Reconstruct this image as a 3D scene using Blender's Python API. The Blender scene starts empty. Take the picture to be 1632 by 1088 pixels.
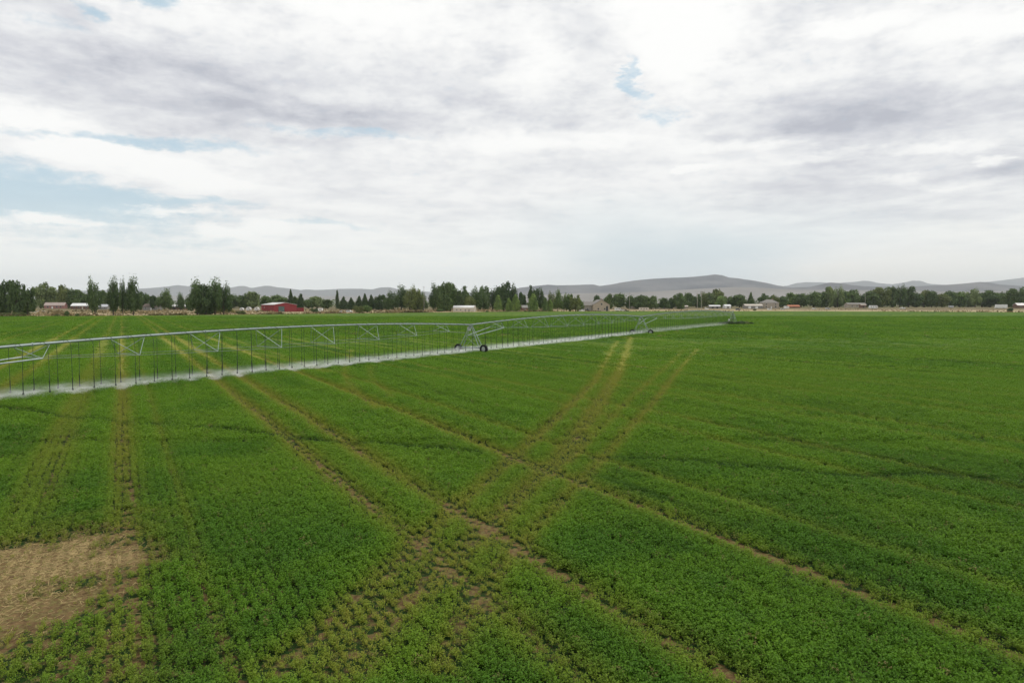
import bpy, math, random
import numpy as np
from mathutils import Vector
random.seed(7)
sc = bpy.context.scene
col = sc.collection
R = math.radians
FPX, YH, H = 1123.0, 485.0, 6.0        # focal length in photo pixels, horizon row, camera height (m)
HF = H*FPX
def gd(py): return HF/(py-YH)                      # distance at which flat ground shows at row py
def gx(px, D): return (px-816.0)/FPX*D
def gp(px, py): D = gd(py); return (gx(px, D), D)
def hz(py, D): return H-(py-YH)*D/FPX

# ------------------------------------------------------------------ tags / linking
def tag(o, label=None, cat=None, group=None, kind=None):
    if label: o['label'] = label
    if cat: o['category'] = cat
    if group: o['group'] = group
    if kind: o['kind'] = kind
    return o
def empty(name, loc=(0,0,0), rz=0, label=None, cat=None, group=None):
    o = bpy.data.objects.new(name, None); col.objects.link(o)
    o.location = loc; o.rotation_euler = (0,0,rz); o.empty_display_size = .2
    return tag(o, label, cat, group)
def link(name, me, parent=None, loc=None, rz=None):
    o = bpy.data.objects.new(name, me); col.objects.link(o)
    if parent is not None: o.parent = parent
    if loc is not None: o.location = loc
    if rz is not None: o.rotation_euler = (0,0,rz)
    return o

class MB:
    """collects shapes for one mesh"""
    def __init__(s): s.v = []; s.f = []; s.m = []
    def add(s, vs, fs, mi=0):
        b = len(s.v); s.v += [tuple(p) for p in vs]
        for f in fs: s.f.append(tuple(b+i for i in f)); s.m.append(mi)
        return s
    def box(s, x0,x1,y0,y1,z0,z1, mi=0):
        v=[(x0,y0,z0),(x1,y0,z0),(x1,y1,z0),(x0,y1,z0),(x0,y0,z1),(x1,y0,z1),(x1,y1,z1),(x0,y1,z1)]
        return s.add(v,[(0,3,2,1),(4,5,6,7),(0,1,5,4),(1,2,6,5),(2,3,7,6),(3,0,4,7)],mi)
    def tube(s, pts, rads, n=8, mi=0, cap=True):
        pts=[Vector(p) for p in pts]
        if not hasattr(rads,'__len__'): rads=[rads]*len(pts)
        rings=[]; b=len(s.v)
        for i,p in enumerate(pts):
            a=pts[max(i-1,0)]; c=pts[min(i+1,len(pts)-1)]
            d=(c-a).normalized()
            up=Vector((0,0,1)) if abs(d.z)<.95 else Vector((1,0,0))
            u=d.cross(up).normalized(); w=u.cross(d)
            for k in range(n):
                t=2*math.pi*k/n
                s.v.append(tuple(p+(u*math.cos(t)+w*math.sin(t))*rads[i]))
        for i in range(len(pts)-1):
            for k in range(n):
                k2=(k+1)%n
                s.f.append((b+i*n+k,b+i*n+k2,b+(i+1)*n+k2,b+(i+1)*n+k)); s.m.append(mi)
        if cap:
            s.f.append(tuple(b+k for k in range(n))[::-1]); s.m.append(mi)
            s.f.append(tuple(b+(len(pts)-1)*n+k for k in range(n))); s.m.append(mi)
        return s
    def prism(s, poly, y0, y1, axis='y', mi=0):
        """extrude a 2D outline (a,z) between y0 and y1"""
        n=len(poly)
        if axis=='y': v=[(a,y0,z) for a,z in poly]+[(a,y1,z) for a,z in poly]
        else: v=[(y0,a,z) for a,z in poly]+[(y1,a,z) for a,z in poly]
        f=[tuple(range(n)),tuple(range(2*n-1,n-1,-1))]
        f+=[(i,i+n,(i+1)%n+n,(i+1)%n) for i in range(n)]
        return s.add(v,f,mi)
    def mesh(s, name, mats, smooth=False):
        me=bpy.data.meshes.new(name); me.from_pydata(s.v,[],s.f)
        for m in (mats if isinstance(mats,(list,tuple)) else [mats]): me.materials.append(m)
        me.polygons.foreach_set('material_index', s.m)
        if smooth: me.polygons.foreach_set('use_smooth',[True]*len(s.f))
        me.update()
        return me
    def build(s, name, mats, parent=None, smooth=False, **k):
        return link(name, s.mesh(name, mats, smooth), parent, **k)

def np_mesh(name, V, F, attrs=None, mat=None, smooth=False, domain='POINT'):
    """V (n,3) float, F (m,4) or (m,3) int"""
    me=bpy.data.meshes.new(name)
    V=np.asarray(V,np.float32); F=np.asarray(F,np.int32); k=F.shape[1]
    me.vertices.add(len(V)); me.vertices.foreach_set('co',V.ravel())
    me.loops.add(F.size); me.loops.foreach_set('vertex_index',F.ravel())
    me.polygons.add(len(F)); me.polygons.foreach_set('loop_start',np.arange(0,F.size,k,dtype=np.int32))
    me.polygons.foreach_set('loop_total',np.full(len(F),k,np.int32))
    if smooth: me.polygons.foreach_set('use_smooth',np.ones(len(F),bool))
    me.update(calc_edges=True)
    for n,a in (attrs or {}).items():
        at=me.attributes.new(n,'FLOAT',domain); at.data.foreach_set('value',np.asarray(a,np.float32).ravel())
    if mat: me.materials.append(mat)
    return me

# ------------------------------------------------------------------ numpy noise
def _h(ix,iy,seed):
    n=(ix.astype(np.int64)*374761393+iy.astype(np.int64)*668265263+seed*1442695041)&0xffffffff
    n=((n^(n>>13))*1274126177)&0xffffffff
    n=(n^(n>>16))&0xffffffff
    return n/4294967295.0
def vnoise(x,y,seed=0):
    ix=np.floor(x); iy=np.floor(y); fx=x-ix; fy=y-iy
    ix=ix.astype(np.int64); iy=iy.astype(np.int64)
    fx=fx*fx*(3-2*fx); fy=fy*fy*(3-2*fy)
    a=_h(ix,iy,seed);b=_h(ix+1,iy,seed);c=_h(ix,iy+1,seed);d=_h(ix+1,iy+1,seed)
    return (a*(1-fx)+b*fx)*(1-fy)+(c*(1-fx)+d*fx)*fy
def fbm(x,y,seed=0,o=4):
    s=0;a=1;t=0
    for i in range(o):
        s=s+a*vnoise(x*2**i,y*2**i,seed+i*17); t+=a; a*=.5
    return s/t
def sstep(a,b,x):
    t=np.clip((x-a)/(b-a),0,1); return t*t*(3-2*t)

# ------------------------------------------------------------------ materials
def new_mat(name):
    m=bpy.data.materials.new(name); m.use_nodes=True
    nt=m.node_tree; b=nt.nodes['Principled BSDF']; return m,nt,b
def mat(name, c, rough=.7, metal=0, var=.15, scale=2.0, spec=.3, bump=0):
    m,nt,b=new_mat(name)
    b.inputs['Roughness'].default_value=rough; b.inputs['Metallic'].default_value=metal
    b.inputs['Specular IOR Level'].default_value=spec
    tc=nt.nodes.new('ShaderNodeTexCoord'); no=nt.nodes.new('ShaderNodeTexNoise')
    no.inputs['Scale'].default_value=scale; no.inputs['Detail'].default_value=5
    nt.links.new(tc.outputs['Object'],no.inputs['Vector'])
    r=nt.nodes.new('ShaderNodeValToRGB')
    r.color_ramp.elements[0].position=.3; r.color_ramp.elements[1].position=.7
    r.color_ramp.elements[0].color=(*[x*(1-var) for x in c],1)
    r.color_ramp.elements[1].color=(*[min(1,x*(1+var)) for x in c],1)
    nt.links.new(no.outputs['Fac'],r.inputs[0]); nt.links.new(r.outputs[0],b.inputs['Base Color'])
    if bump:
        bp=nt.nodes.new('ShaderNodeBump'); bp.inputs['Strength'].default_value=bump
        nt.links.new(no.outputs['Fac'],bp.inputs['Height']); nt.links.new(bp.outputs[0],b.inputs['Normal'])
    return m
def leaf_mat(name, dark, light, use_obj=False, transl=.35, inst=False):
    """foliage: per-leaf shade attribute between two greens, some light through the leaf"""
    m,nt,b=new_mat(name); N=nt.nodes; L=nt.links
    b.inputs['Roughness'].default_value=.6; b.inputs['Specular IOR Level'].default_value=.2
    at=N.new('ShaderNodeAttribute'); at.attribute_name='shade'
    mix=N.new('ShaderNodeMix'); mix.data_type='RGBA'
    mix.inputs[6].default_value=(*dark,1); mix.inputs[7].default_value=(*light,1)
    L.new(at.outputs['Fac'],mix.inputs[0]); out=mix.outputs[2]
    if use_obj:
        oi=N.new('ShaderNodeObjectInfo'); mu=N.new('ShaderNodeMix'); mu.data_type='RGBA'; mu.blend_type='MULTIPLY'
        mu.inputs[0].default_value=1
        L.new(out,mu.inputs[6]); L.new(oi.outputs['Color'],mu.inputs[7]); out=mu.outputs[2]
    if inst:
        a0=N.new('ShaderNodeAttribute'); a0.attribute_type='INSTANCER'; a0.attribute_name='lime'
        m0=N.new('ShaderNodeMix'); m0.data_type='RGBA'; m0.inputs[7].default_value=(.145,.285,.014,1)
        L.new(a0.outputs['Fac'],m0.inputs[0]); L.new(out,m0.inputs[6]); out=m0.outputs[2]
        a2=N.new('ShaderNodeAttribute'); a2.attribute_type='INSTANCER'; a2.attribute_name='yellow'
        m2=N.new('ShaderNodeMix'); m2.data_type='RGBA'
        m2.inputs[7].default_value=(*YEL,1)
        m3=N.new('ShaderNodeMath'); m3.operation='MULTIPLY'; m3.inputs[1].default_value=.9
        L.new(a2.outputs['Fac'],m3.inputs[0])
        L.new(m3.outputs[0],m2.inputs[0]); L.new(out,m2.inputs[6]); out=m2.outputs[2]
        a6=N.new('ShaderNodeAttribute'); a6.attribute_type='INSTANCER'; a6.attribute_name='dark'
        m6=N.new('ShaderNodeMix'); m6.data_type='RGBA'; m6.inputs[7].default_value=(.010,.034,.006,1)
        L.new(a6.outputs['Fac'],m6.inputs[0]); L.new(out,m6.inputs[6]); out=m6.outputs[2]
        a4=N.new('ShaderNodeAttribute'); a4.attribute_type='INSTANCER'; a4.attribute_name='dry'
        m5=N.new('ShaderNodeMix'); m5.data_type='RGBA'; m5.inputs[7].default_value=(.26,.205,.08,1)
        L.new(a4.outputs['Fac'],m5.inputs[0]); L.new(out,m5.inputs[6]); out=m5.outputs[2]
    L.new(out,b.inputs['Base Color'])
    tr=N.new('ShaderNodeBsdfTranslucent'); L.new(out,tr.inputs['Color'])
    ms=N.new('ShaderNodeMixShader'); ms.inputs[0].default_value=transl
    L.new(b.outputs[0],ms.inputs[1]); L.new(tr.outputs[0],ms.inputs[2])
    L.new(ms.outputs[0],nt.nodes['Material Output'].inputs['Surface'])
    return m
YEL=(.330,.325,.045)
M={}
M['galv']=mat('galvanised_steel',(.30,.36,.34),.45,.35,.12,1.5,.5)
M['galv_dark']=mat('weathered_steel',(.20,.23,.22),.6,.3,.15,2)
M['hose']=mat('hose_rubber',(.035,.06,.035),.6,0,.2,3)
M['weight']=mat('hose_weight',(.02,.03,.022),.6,0,.2,3)
M['tyre']=mat('tyre_rubber',(.012,.012,.013),.85,0,.2,5)
M['rim']=mat('wheel_rim',(.40,.42,.41),.5,.3,.1,3)
M['motor']=mat('gear_housing',(.45,.47,.45),.5,.1,.15,5)
M['red']=mat('red_sheet_metal',(.235,.032,.038),.6,.1,.12,.6)
M['red_dark']=mat('red_trim',(.19,.02,.025),.6,.1,.12,.6)
M['tin']=mat('pale_roof_metal',(.62,.60,.58),.5,.2,.12,.4)
M['white']=mat('white_paint',(.72,.72,.70),.5,0,.06,.6)
M['cream']=mat('cream_siding',(.52,.47,.40),.7,0,.1,.6)
M['grey']=mat('grey_siding',(.25,.24,.22),.7,0,.12,.6)
M['beige']=mat('beige_stucco',(.36,.31,.25),.75,0,.12,.6)
M['taupe']=mat('taupe_shingles',(.22,.205,.185),.8,0,.15,.8)
M['brownroof']=mat('brown_shingles',(.14,.11,.09),.8,0,.2,.8)
M['pinkroof']=mat('dusty_pink_roof',(.36,.29,.26),.8,0,.15,1)
M['pink']=mat('pinkish_brick',(.33,.17,.15),.8,0,.15,1)
M['brown']=mat('brown_boards',(.17,.10,.075),.8,0,.2,1)
M['orange']=mat('orange_tarp',(.38,.14,.07),.7,0,.15,1)
M['glass']=mat('dark_window_glass',(.03,.035,.04),.15,0,.1,1,.6)
M['doorgreen']=mat('grey_green_door',(.08,.12,.11),.6,0,.15,1)
M['black']=mat('black_paint',(.02,.02,.022),.3,0,.1,1,.5)
M['navy']=mat('navy_paint',(.03,.04,.09),.3,0,.1,1,.5)
M['carred']=mat('dark_red_paint',(.22,.03,.03),.3,0,.1,1,.5)
M['silver']=mat('silver_paint',(.45,.46,.47),.3,.3,.08,1,.5)
M['bark']=mat('bark',(.10,.08,.06),.9,0,.25,6)
M['wood']=mat('grey_wood',(.22,.19,.16),.85,0,.2,3)
M['palewood']=mat('pale_pole_wood',(.38,.35,.30),.85,0,.15,3)
M['straw_m']=mat('straw',(.36,.27,.12),.9,0,.25,3)
LEAFTREE=leaf_mat('tree_leaves',(.062,.100,.040),(.170,.225,.090),use_obj=True,transl=.35)

# ------------------------------------------------------------------ camera
cam=bpy.data.cameras.new('camera'); co=bpy.data.objects.new('camera',cam); col.objects.link(co)
cam.lens=FPX/1632*36; cam.sensor_width=36; cam.sensor_fit='HORIZONTAL'
co.location=(0,0,H); co.rotation_euler=(math.pi/2-math.atan((544-YH)/FPX),0,0)
cam.clip_start=.1; cam.clip_end=90000
sc.camera=co

# ------------------------------------------------------------------ field description (world metres)
CX,CY=.875,.484                                    # across-row unit vector; rows run along (-.484,.875)
edge_px=np.array([-900,-400,0,272,544,816,1088,1360,1632,2100,2600])
edge_py=np.array([509,507,505,503,500,497,496,496.5,498,501,504])
def edge_D(px): return HF/(np.interp(px,edge_px,edge_py)-YH)
TRACKS=[ # c, width, strength, yellow side width
 (6.3,.34,1.0,.55),(8.3,.36,1.0,.6),(13.2,.34,.95,.5),(15.95,.25,.5,.4),(0.0,.30,.75,.35),(-.35,.2,.4,.3),(1.4,.16,.42,.12),
 (-2.25,.38,.5,.6),(-2.9,.2,.35,.4),(22.4,.25,.5,.35),(25.1,.25,.6,.4),(31,.3,.35,.35),(33.5,.3,.4,.4),(40,.3,.35,.4),(42.6,.3,.4,.4),
 (49,.35,.35,.4),(52,.3,.3,.4),(60,.4,.35,.4),(63,.3,.3,.5),(75,.4,.3,.5),(78,.4,.3,.5),(95,.5,.3,.6),(99,.5,.3,.6),
 (-7.2,.4,.75,.6),(-10,.4,.85,.6),(-17,.4,.4,.5),(-20,.4,.4,.6),(-34,.5,.3,.6),(-38,.5,.3,.6)]
CURVES=[ # polyline in photo pixels (turned into ground points), half width m, strength
 ([(985,545),(975,560),(950,610),(880,680),(812,740),(752,795),(690,850),(600,940),(490,1040),(430,1088)],.30,.85),
 ([(1005,538),(1000,560),(985,600),(948,660),(895,735),(850,775),(785,845),(700,925),(600,1010),(540,1088)],.42,.95),
 ([(1090,560),(1050,600),(1005,640),(960,690),(900,745)],.26,.5),
 ([(1112,558),(1085,590),(1048,640),(1000,695),(930,770),(870,835),(800,915),(740,1000),(700,1088)],.26,.72),
 ([(560,560),(548,590),(552,612),(600,660)],.25,.45),([(590,585),(590,605),(625,640)],.25,.35),
 ([(290,545),(400,562),(470,580),(520,598)],.35,.5)]
FURROWS=[([(-80,645),(0,655),(60,664),(100,671),(180,678),(260,685),(350,690),(430,699),(520,711),(600,714),(700,722),(760,728)],.13,1.0),
 ([(1130,745),(1200,752),(1300,764),(1380,768),(1500,764),(1632,775),(1700,780)],.16,.8),
 ([(900,738),(1000,737),(1060,741),(1120,744)],.12,.5),
 ([(1180,700),(1300,722),(1420,738),(1632,790)],.12,.35)]
def px_poly(p): return np.array([gp(a,b) for a,b in p])
def poly_dist(x,y,P):
    d=np.full(x.shape,1e9)
    for (ax,ay),(bx,by) in zip(P[:-1],P[1:]):
        dx,dy=bx-ax,by-ay; L=dx*dx+dy*dy
        t=np.clip(((x-ax)*dx+(y-ay)*dy)/L,0,1)
        d=np.minimum(d,np.hypot(x-ax-t*dx,y-ay-t*dy))
    return d
PATCH=[((10,930),1.45,2.3),((95,893),1.05,1.25),((150,903),.9,.6),((55,978),.7,1.0),((0,990),.9,1.3)]
def field(x,y):
    """cover 0..1, yellow 0..1, straw 0..1 (dry residue), dark 0..1 (darkened furrows and row lines)"""
    c=x*CX+y*CY; r=-x*CY+y*CX
    n1=fbm(x*.35,y*.35,3,4); n2=fbm(x*1.6,y*1.6,11,3); n3=fbm(x*4.1,y*4.1,12,3); n4=sstep(.35,.62,fbm(x*6.5,y*6.5,15,2)); wob=(fbm(r*.12,c*.12,5,3)-.5)*.5
    brk=sstep(.30,.62,fbm(r*.22,c*.9,23,3))
    D=np.maximum(y,5.)
    cover=np.ones_like(x); yel=np.zeros_like(x); lime=np.zeros_like(x); dark=np.zeros_like(x)
    # streaks along the rows
    st=fbm(c*.55,r*.012+7,31,4); st2=fbm(c*1.7,r*.03+3,37,3)
    lime=lime+.55*sstep(.44,.70,st)*sstep(14,45,D)*(1-.6*sstep(60,150,D))+.20*sstep(.52,.8,st2)*sstep(10,30,D)*sstep(120,60,D)
    nl=fbm(x*.09+3,y*.05,43,4)
    lime=lime+.50*sstep(.42,.62,nl)*sstep(18,45,D)+.25*sstep(22,60,D)
    lime=lime+.16+.45*sstep(.45,.68,n1)*sstep(90,25,D)
    for (cc,w,s,yw) in TRACKS:
        d=np.abs(c-cc+wob*.5)
        ww=w*(1+.6*(n2-.5))
        core=np.exp(-(d/(ww*.62))**2)*s*(.55+.55*brk)
        side=np.exp(-((c-cc+wob*.5+yw*.5)/(yw*.75))**2)*s; core2=np.exp(-(d/(w*1.4))**2)*s*1.15
        cover=cover-core*(.50+.35*sstep(34,12,D)*brk)*(.15+1.6*n4)
        yel=yel+(side*.22+core2*.8)*(.42+.58*sstep(14,34,D)); lime=lime+side*.6
    for P,w,s in CURVES:
        d=poly_dist(x,y,px_poly(P))
        ww=w*(.7+.8*n2)
        core=np.exp(-(d/ww)**2)*s*(.4+.75*sstep(.35,.6,n1))
        s=s*(1-.35*sstep(55,105,D))
        cover=cover-core*(.10+.34*sstep(.45,.65,n3)); yel=yel+np.exp(-(d/(w*1.3))**2)*s*(1.2-.25*sstep(34,18,D)); lime=lime+np.exp(-(d/(w*2.6))**2)*s*.6
    for P,w,s in FURROWS:  # furrow shown by darker colour alone, the sheet is not cut
        d=np.abs(poly_dist(x,y,px_poly(P))+ (n2-.5)*.25)
        ww=w*1.25+np.clip(D,0,60)*.002
        dark=dark+np.exp(-(d/ww)**2)*s*(.45+1.1*n1)
    # faint darker lines in the crop colour, along the rows
    ln=sstep(.60,.84,vnoise(c*5.5,r*.03+2,57))*.45*(.25+.75*sstep(4,14,c))+sstep(.70,.9,vnoise(c*2.9+5,r*.02,59))*.45*sstep(12,22,c)
    dark=dark+ln*(.25+.9*sstep(.40,.62,fbm(r*.06,c*.5,58,3)))*(1-.4*sstep(60,160,D))*sstep(8,22,D)
    dark=dark*(1-.75*np.clip(yel,0,1))
    # the cross-over of the tracks in front is thin
    bx,by=gp(740,900); q=((x-bx)/3.2)**2+((y-by)/3.0)**2
    cover=cover-.10*np.exp(-q)*sstep(.48,.68,n3); yel=yel+.04*np.exp(-q)
    bx,by=gp(700,1000); q=((x-bx)/1.8)**2+((y-by)/1.6)**2
    cover=cover-.18*np.exp(-q)*sstep(.47,.67,n3); yel=yel+.12*np.exp(-q)
    # thin stand low on the left, showing the drill rows
    bx,by=gp(250,985); q=((x-bx)/3.6)**2+((y-by)/4.2)**2
    rows=.5+.5*np.cos(c*2*np.pi/.24+np.pi)
    cover=cover-np.exp(-q)*(.26*rows+.26*sstep(.50,.70,n3))
    bx,by=gp(40,1070); q=((x-bx)/2.2)**2+((y-by)/1.3)**2
    cover=cover-np.exp(-q)*(.34*sstep(.45,.66,n3)); yel=yel+.4*np.exp(-q)
    # bare straw covered patch
    pf=np.full(x.shape,-9.)
    for (p,rx,ry) in PATCH:
        bx,by=gp(*p); pf=np.maximum(pf,1.45-np.sqrt(((x-bx)/rx)**2+((y-by)/ry)**2))
    pf=pf+(fbm(x*.9,y*.9,61,4)-.5)*1.5
    bare=sstep(-.35,1.35,pf+(n3-.5)*.7); halo=sstep(-.9,.6,pf)
    straw=bare*sstep(.32,.70,fbm(x*.9+9,y*.6,71,4)+.05)*(.62+.38*np.cos(c*2*np.pi/.24))
    cover=cover*(1-.97*bare)-.14*halo*(1-bare)*n2*1.6
    yel=yel+.7*halo
    # bright spots between the tracks further out
    for p,rx,ry,a in (((300,690),2.4,7,.5),((430,760),2.2,4.5,.6),((560,800),2,3,.35),((100,720),1.5,7,.45),((640,720),4,6,.3),((900,640),10,14,.35),((1150,600),16,22,.25)):
        bx,by=gp(*p); q=((x-bx)/rx)**2+((y-by)/ry)**2; lime=lime+1.5*a*np.exp(-q)*(.4+1.2*n1); yel=yel+.25*a*np.exp(-q)*n1
    # small natural gaps
    cover=cover-.35*sstep(.60,.8,fbm(x*5.2,y*5.2,83,2))*sstep(50,20,D)
    yel=yel*(1-.9*np.clip(dark,0,1)); lime=lime*(1-.9*np.clip(dark,0,1))
    return np.clip(cover,0,1),np.clip(yel,0,1),np.clip(lime,0,1),np.clip(straw,0,1),np.clip(dark,0,1)

# ---- crop field sheet: fine mesh carrying what grows where
def field_sheet():
    nd=620; nx=1150
    u=np.linspace(-1.15,1.15,nx)                   # x/D
    t=np.linspace(0,1,nd)
    ed=edge_D(816+u*FPX)
    # rows evenly spaced in 1/D so that detail is where the viewer is close
    inv=(1/6.0)*(1-t)[:,None]**1.25+ (1/ed)[None,:]*(1-(1-t)[:,None]**1.25)
    D=1/inv; X=u[None,:]*D
    c,yv,lm,s,dk=field(X,D)
    fz=sstep(30,110,D)
    Z=.02+fz*.20*c+.05*(fbm(X*1.1,D*1.1,91,3)-.5)*sstep(8,30,D)
    Z=np.maximum(Z,.012)-dk*.05*0
    V=np.stack([X,D,Z],-1).reshape(-1,3)
    i=np.arange(nd-1)[:,None]*nx+np.arange(nx-1)[None,:]
    F=np.stack([i,i+1,i+1+nx,i+nx],-1).reshape(-1,4)
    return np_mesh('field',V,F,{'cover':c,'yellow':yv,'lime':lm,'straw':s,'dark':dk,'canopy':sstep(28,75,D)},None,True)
def field_mat():
    m,nt,b=new_mat('crop_and_soil'); N=nt.nodes; L=nt.links
    b.inputs['Roughness'].default_value=.9; b.inputs['Specular IOR Level'].default_value=.1
    def attr(n):
        a=N.new('ShaderNodeAttribute'); a.attribute_name=n; return a.outputs['Fac']
    def mixc(f,a,bb):
        x=N.new('ShaderNodeMix'); x.data_type='RGBA'
        for s_,v in ((0,f),(6,a),(7,bb)):
            if hasattr(v,'links'): L.new(v,x.inputs[s_])
            elif isinstance(v,tuple): x.inputs[s_].default_value=(*v,1)
            else: x.inputs[s_].default_value=v
        return x.outputs[2]
    tc=N.new('ShaderNodeTexCoord')
    def noise(sc_,det=4,sx=1,sy=1,rot=0):
        mp=N.new('ShaderNodeMapping'); mp.inputs['Scale'].default_value=(sx,sy,1); mp.inputs['Rotation'].default_value=(0,0,rot)
        L.new(tc.outputs['Object'],mp.inputs[0])
        n=N.new('ShaderNodeTexNoise'); n.inputs['Scale'].default_value=sc_; n.inputs['Detail'].default_value=det; n.inputs['Roughness'].default_value=.65
        L.new(mp.outputs[0],n.inputs['Vector']); return n.outputs['Fac']
    def ramp(f,a,bb):
        r=N.new('ShaderNodeMapRange'); r.inputs[1].default_value=a; r.inputs[2].default_value=bb; L.new(f,r.inputs[0]); return r.outputs[0]
    fine=noise(9,6); mid=noise(1.3,5)
    soil=mixc(ramp(fine,.35,.65),(.075,.045,.020),(.185,.118,.052))
    strawc=mixc(ramp(noise(7,6,1,3,R(70)),.35,.62),(.17,.105,.045),(.42,.31,.14))
    soil2=mixc(attr('straw'),soil,strawc)
    soil3=mixc(ramp(noise(7,5),.46,.64),soil2,(.17,.15,.05))
    gfar=mixc(ramp(fine,.3,.7),(.022,.070,.008),(.060,.150,.012))  # greens lowered to stand in for self-shadow of the leaf canopy
    gfar=mixc(ramp(mid,.3,.7),gfar,(.046,.125,.010))
    gl=mixc(attr('lime'),gfar,mixc(ramp(fine,.3,.7),(.070,.125,.009),(.125,.200,.014)))
    g=mixc(attr('yellow'),gl,(.215,.220,.032))
    g=mixc(attr('dark'),g,(.018,.042,.010))
    # patchy rule between soil and plants
    ad=N.new('ShaderNodeMath'); ad.operation='MULTIPLY_ADD'; ad.inputs[1].default_value=.7; L.new(fine,ad.inputs[0]); L.new(attr('cover'),ad.inputs[2])
    f=ramp(ad.outputs[0],.72,1.0)
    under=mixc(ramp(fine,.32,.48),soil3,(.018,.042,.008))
    # close by, the plants themselves are modelled: the sheet is litter, darkened as painted shade between them
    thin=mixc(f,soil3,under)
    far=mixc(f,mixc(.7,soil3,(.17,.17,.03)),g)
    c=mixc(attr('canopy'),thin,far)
    L.new(c,b.inputs['Base Color'])
    bp=N.new('ShaderNodeBump'); bp.inputs['Strength'].default_value=.7; bp.inputs['Distance'].default_value=.12
    L.new(noise(3.2,5),bp.inputs['Height']); L.new(bp.outputs[0],b.inputs['Normal'])
    return m
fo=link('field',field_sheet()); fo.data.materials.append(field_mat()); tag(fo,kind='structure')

# ---- living crop: thousands of small plants, one mass
def leaf_clump(nleaf,rad,hgt,ls,seed,spread=1.0):
    rg=np.random.default_rng(seed)
    V=[];F=[];S=[]
    a=rg.uniform(0,2*np.pi,nleaf); rr=rad*np.sqrt(rg.uniform(0,1,nleaf))
    # stems: leaves gather round a few shoots
    k=max(4,nleaf//9); sa=rg.uniform(0,2*np.pi,k); sr=rad*np.sqrt(rg.uniform(0,1,k)); sh=hgt*rg.uniform(.6,1.15,k)
    w=rg.integers(0,k,nleaf); t=rg.uniform(.25,1,nleaf)**.7
    px=sr[w]*np.cos(sa[w])*(.5+.5*t)+rg.normal(0,rad*.13,nleaf); py=sr[w]*np.sin(sa[w])*(.5+.5*t)+rg.normal(0,rad*.13,nleaf)
    pz=sh[w]*t
    for i in range(nleaf):
        n=Vector((rg.normal(0,.55),rg.normal(0,.55),1)).normalized()
        u=n.orthogonal().normalized(); v=n.cross(u)
        th=rg.uniform(0,6.28); d=u*math.cos(th)+v*math.sin(th); e=n.cross(d)
        p=Vector((px[i],py[i],pz[i])); L=ls*rg.uniform(.6,1.25); W=L*.42
        b=len(V); V+= [tuple(p-d*L*.5),tuple(p-e*W),tuple(p+d*L*.5+n*(-.1*L)),tuple(p+e*W)]
        F.append((b,b+1,b+2,b+3)); S.append(min(1,max(0,.15+.75*t[i]*rg.uniform(.5,1.1))))  # lower leaves coloured darker, standing in for shade inside the plant
    return np.array(V),np.array(F),np.array(S)
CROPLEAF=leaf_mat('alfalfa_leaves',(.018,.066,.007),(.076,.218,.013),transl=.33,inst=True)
def clump_obj(name,*a):
    V,F,S=leaf_clump(*a); me=np_mesh(name,V,F,{'shade':S},CROPLEAF,False,'FACE')
    return bpy.data.objects.new(name,me)
def proto_coll(name,objs):
    c=bpy.data.collections.new(name)
    for o in objs: c.objects.link(o)
    return c
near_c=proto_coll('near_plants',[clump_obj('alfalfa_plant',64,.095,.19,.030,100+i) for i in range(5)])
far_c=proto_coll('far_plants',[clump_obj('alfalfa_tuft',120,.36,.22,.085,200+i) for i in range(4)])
def scatter(name,D0,D1,dens,coll,s0,s1,seed,umax=.98,jit=.35):
    rg=np.random.default_rng(seed)
    area=umax*(D1**2-D0**2); n=int(area*dens)
    D=np.sqrt(rg.uniform(D0**2,D1**2,n)); x=rg.uniform(-umax,umax,n)*D
    # pull plants onto drill rows
    c=x*CX+D*CY; rw=np.round(c/.24)*.24+rg.normal(0,.038,n); pull=(rg.uniform(0,1,n)<.72)*(D<45)
    dc=(rw-c)*pull; x=x+dc*CX; y=D+dc*CY
    cov,yel,lim,st,dk=field(x,y)
    keep=(y<edge_D(816+x/y*FPX)-1.5)&(rg.uniform(0,1,n)<cov*1.05+.03)
    x,y,cov,yel,lim,dk,st=[q[keep] for q in (x,y,cov,yel,lim,dk,st)]
    n=len(x)
    hn=.5*fbm(x*.5,y*.5,13,3)+.5*fbm((x*CX+y*CY)*1.1,(y*CX-x*CY)*.06,14,3)
    sc_=rg.uniform(s0,s1,n)*(.45+.58*cov)*(1-.42*yel)*(.62+.80*hn)*(1-.40*dk)
    lush=fbm(x*.25+4,y*.25,19,3)
    ll=np.clip(lim*rg.uniform(.7,1.2,n)+rg.uniform(0,.25,n),0,1)
    yy=np.clip(yel*rg.uniform(.6,1.15,n)+rg.uniform(0,.08,n)**1.5+(lush-.5)*.14,0,1)
    dry=np.clip((rg.uniform(0,1,n)<(.015+.20*(cov<.4)+.5*(st>.05)))*rg.uniform(.3,.9,n),0,1)
    me=bpy.data.meshes.new(name); me.vertices.add(n)
    me.vertices.foreach_set('co',np.stack([x,y,np.full(n,.02)],-1).astype(np.float32).ravel())
    for nm,a in (('psize',sc_),('spin',rg.uniform(0,6.28,n)),('yellow',yy),('lime',ll),('dark',np.clip(dk*.9,0,1)),('dry',dry)):
        at=me.attributes.new(nm,'FLOAT','POINT'); at.data.foreach_set('value',a.astype(np.float32))
    return me
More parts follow.
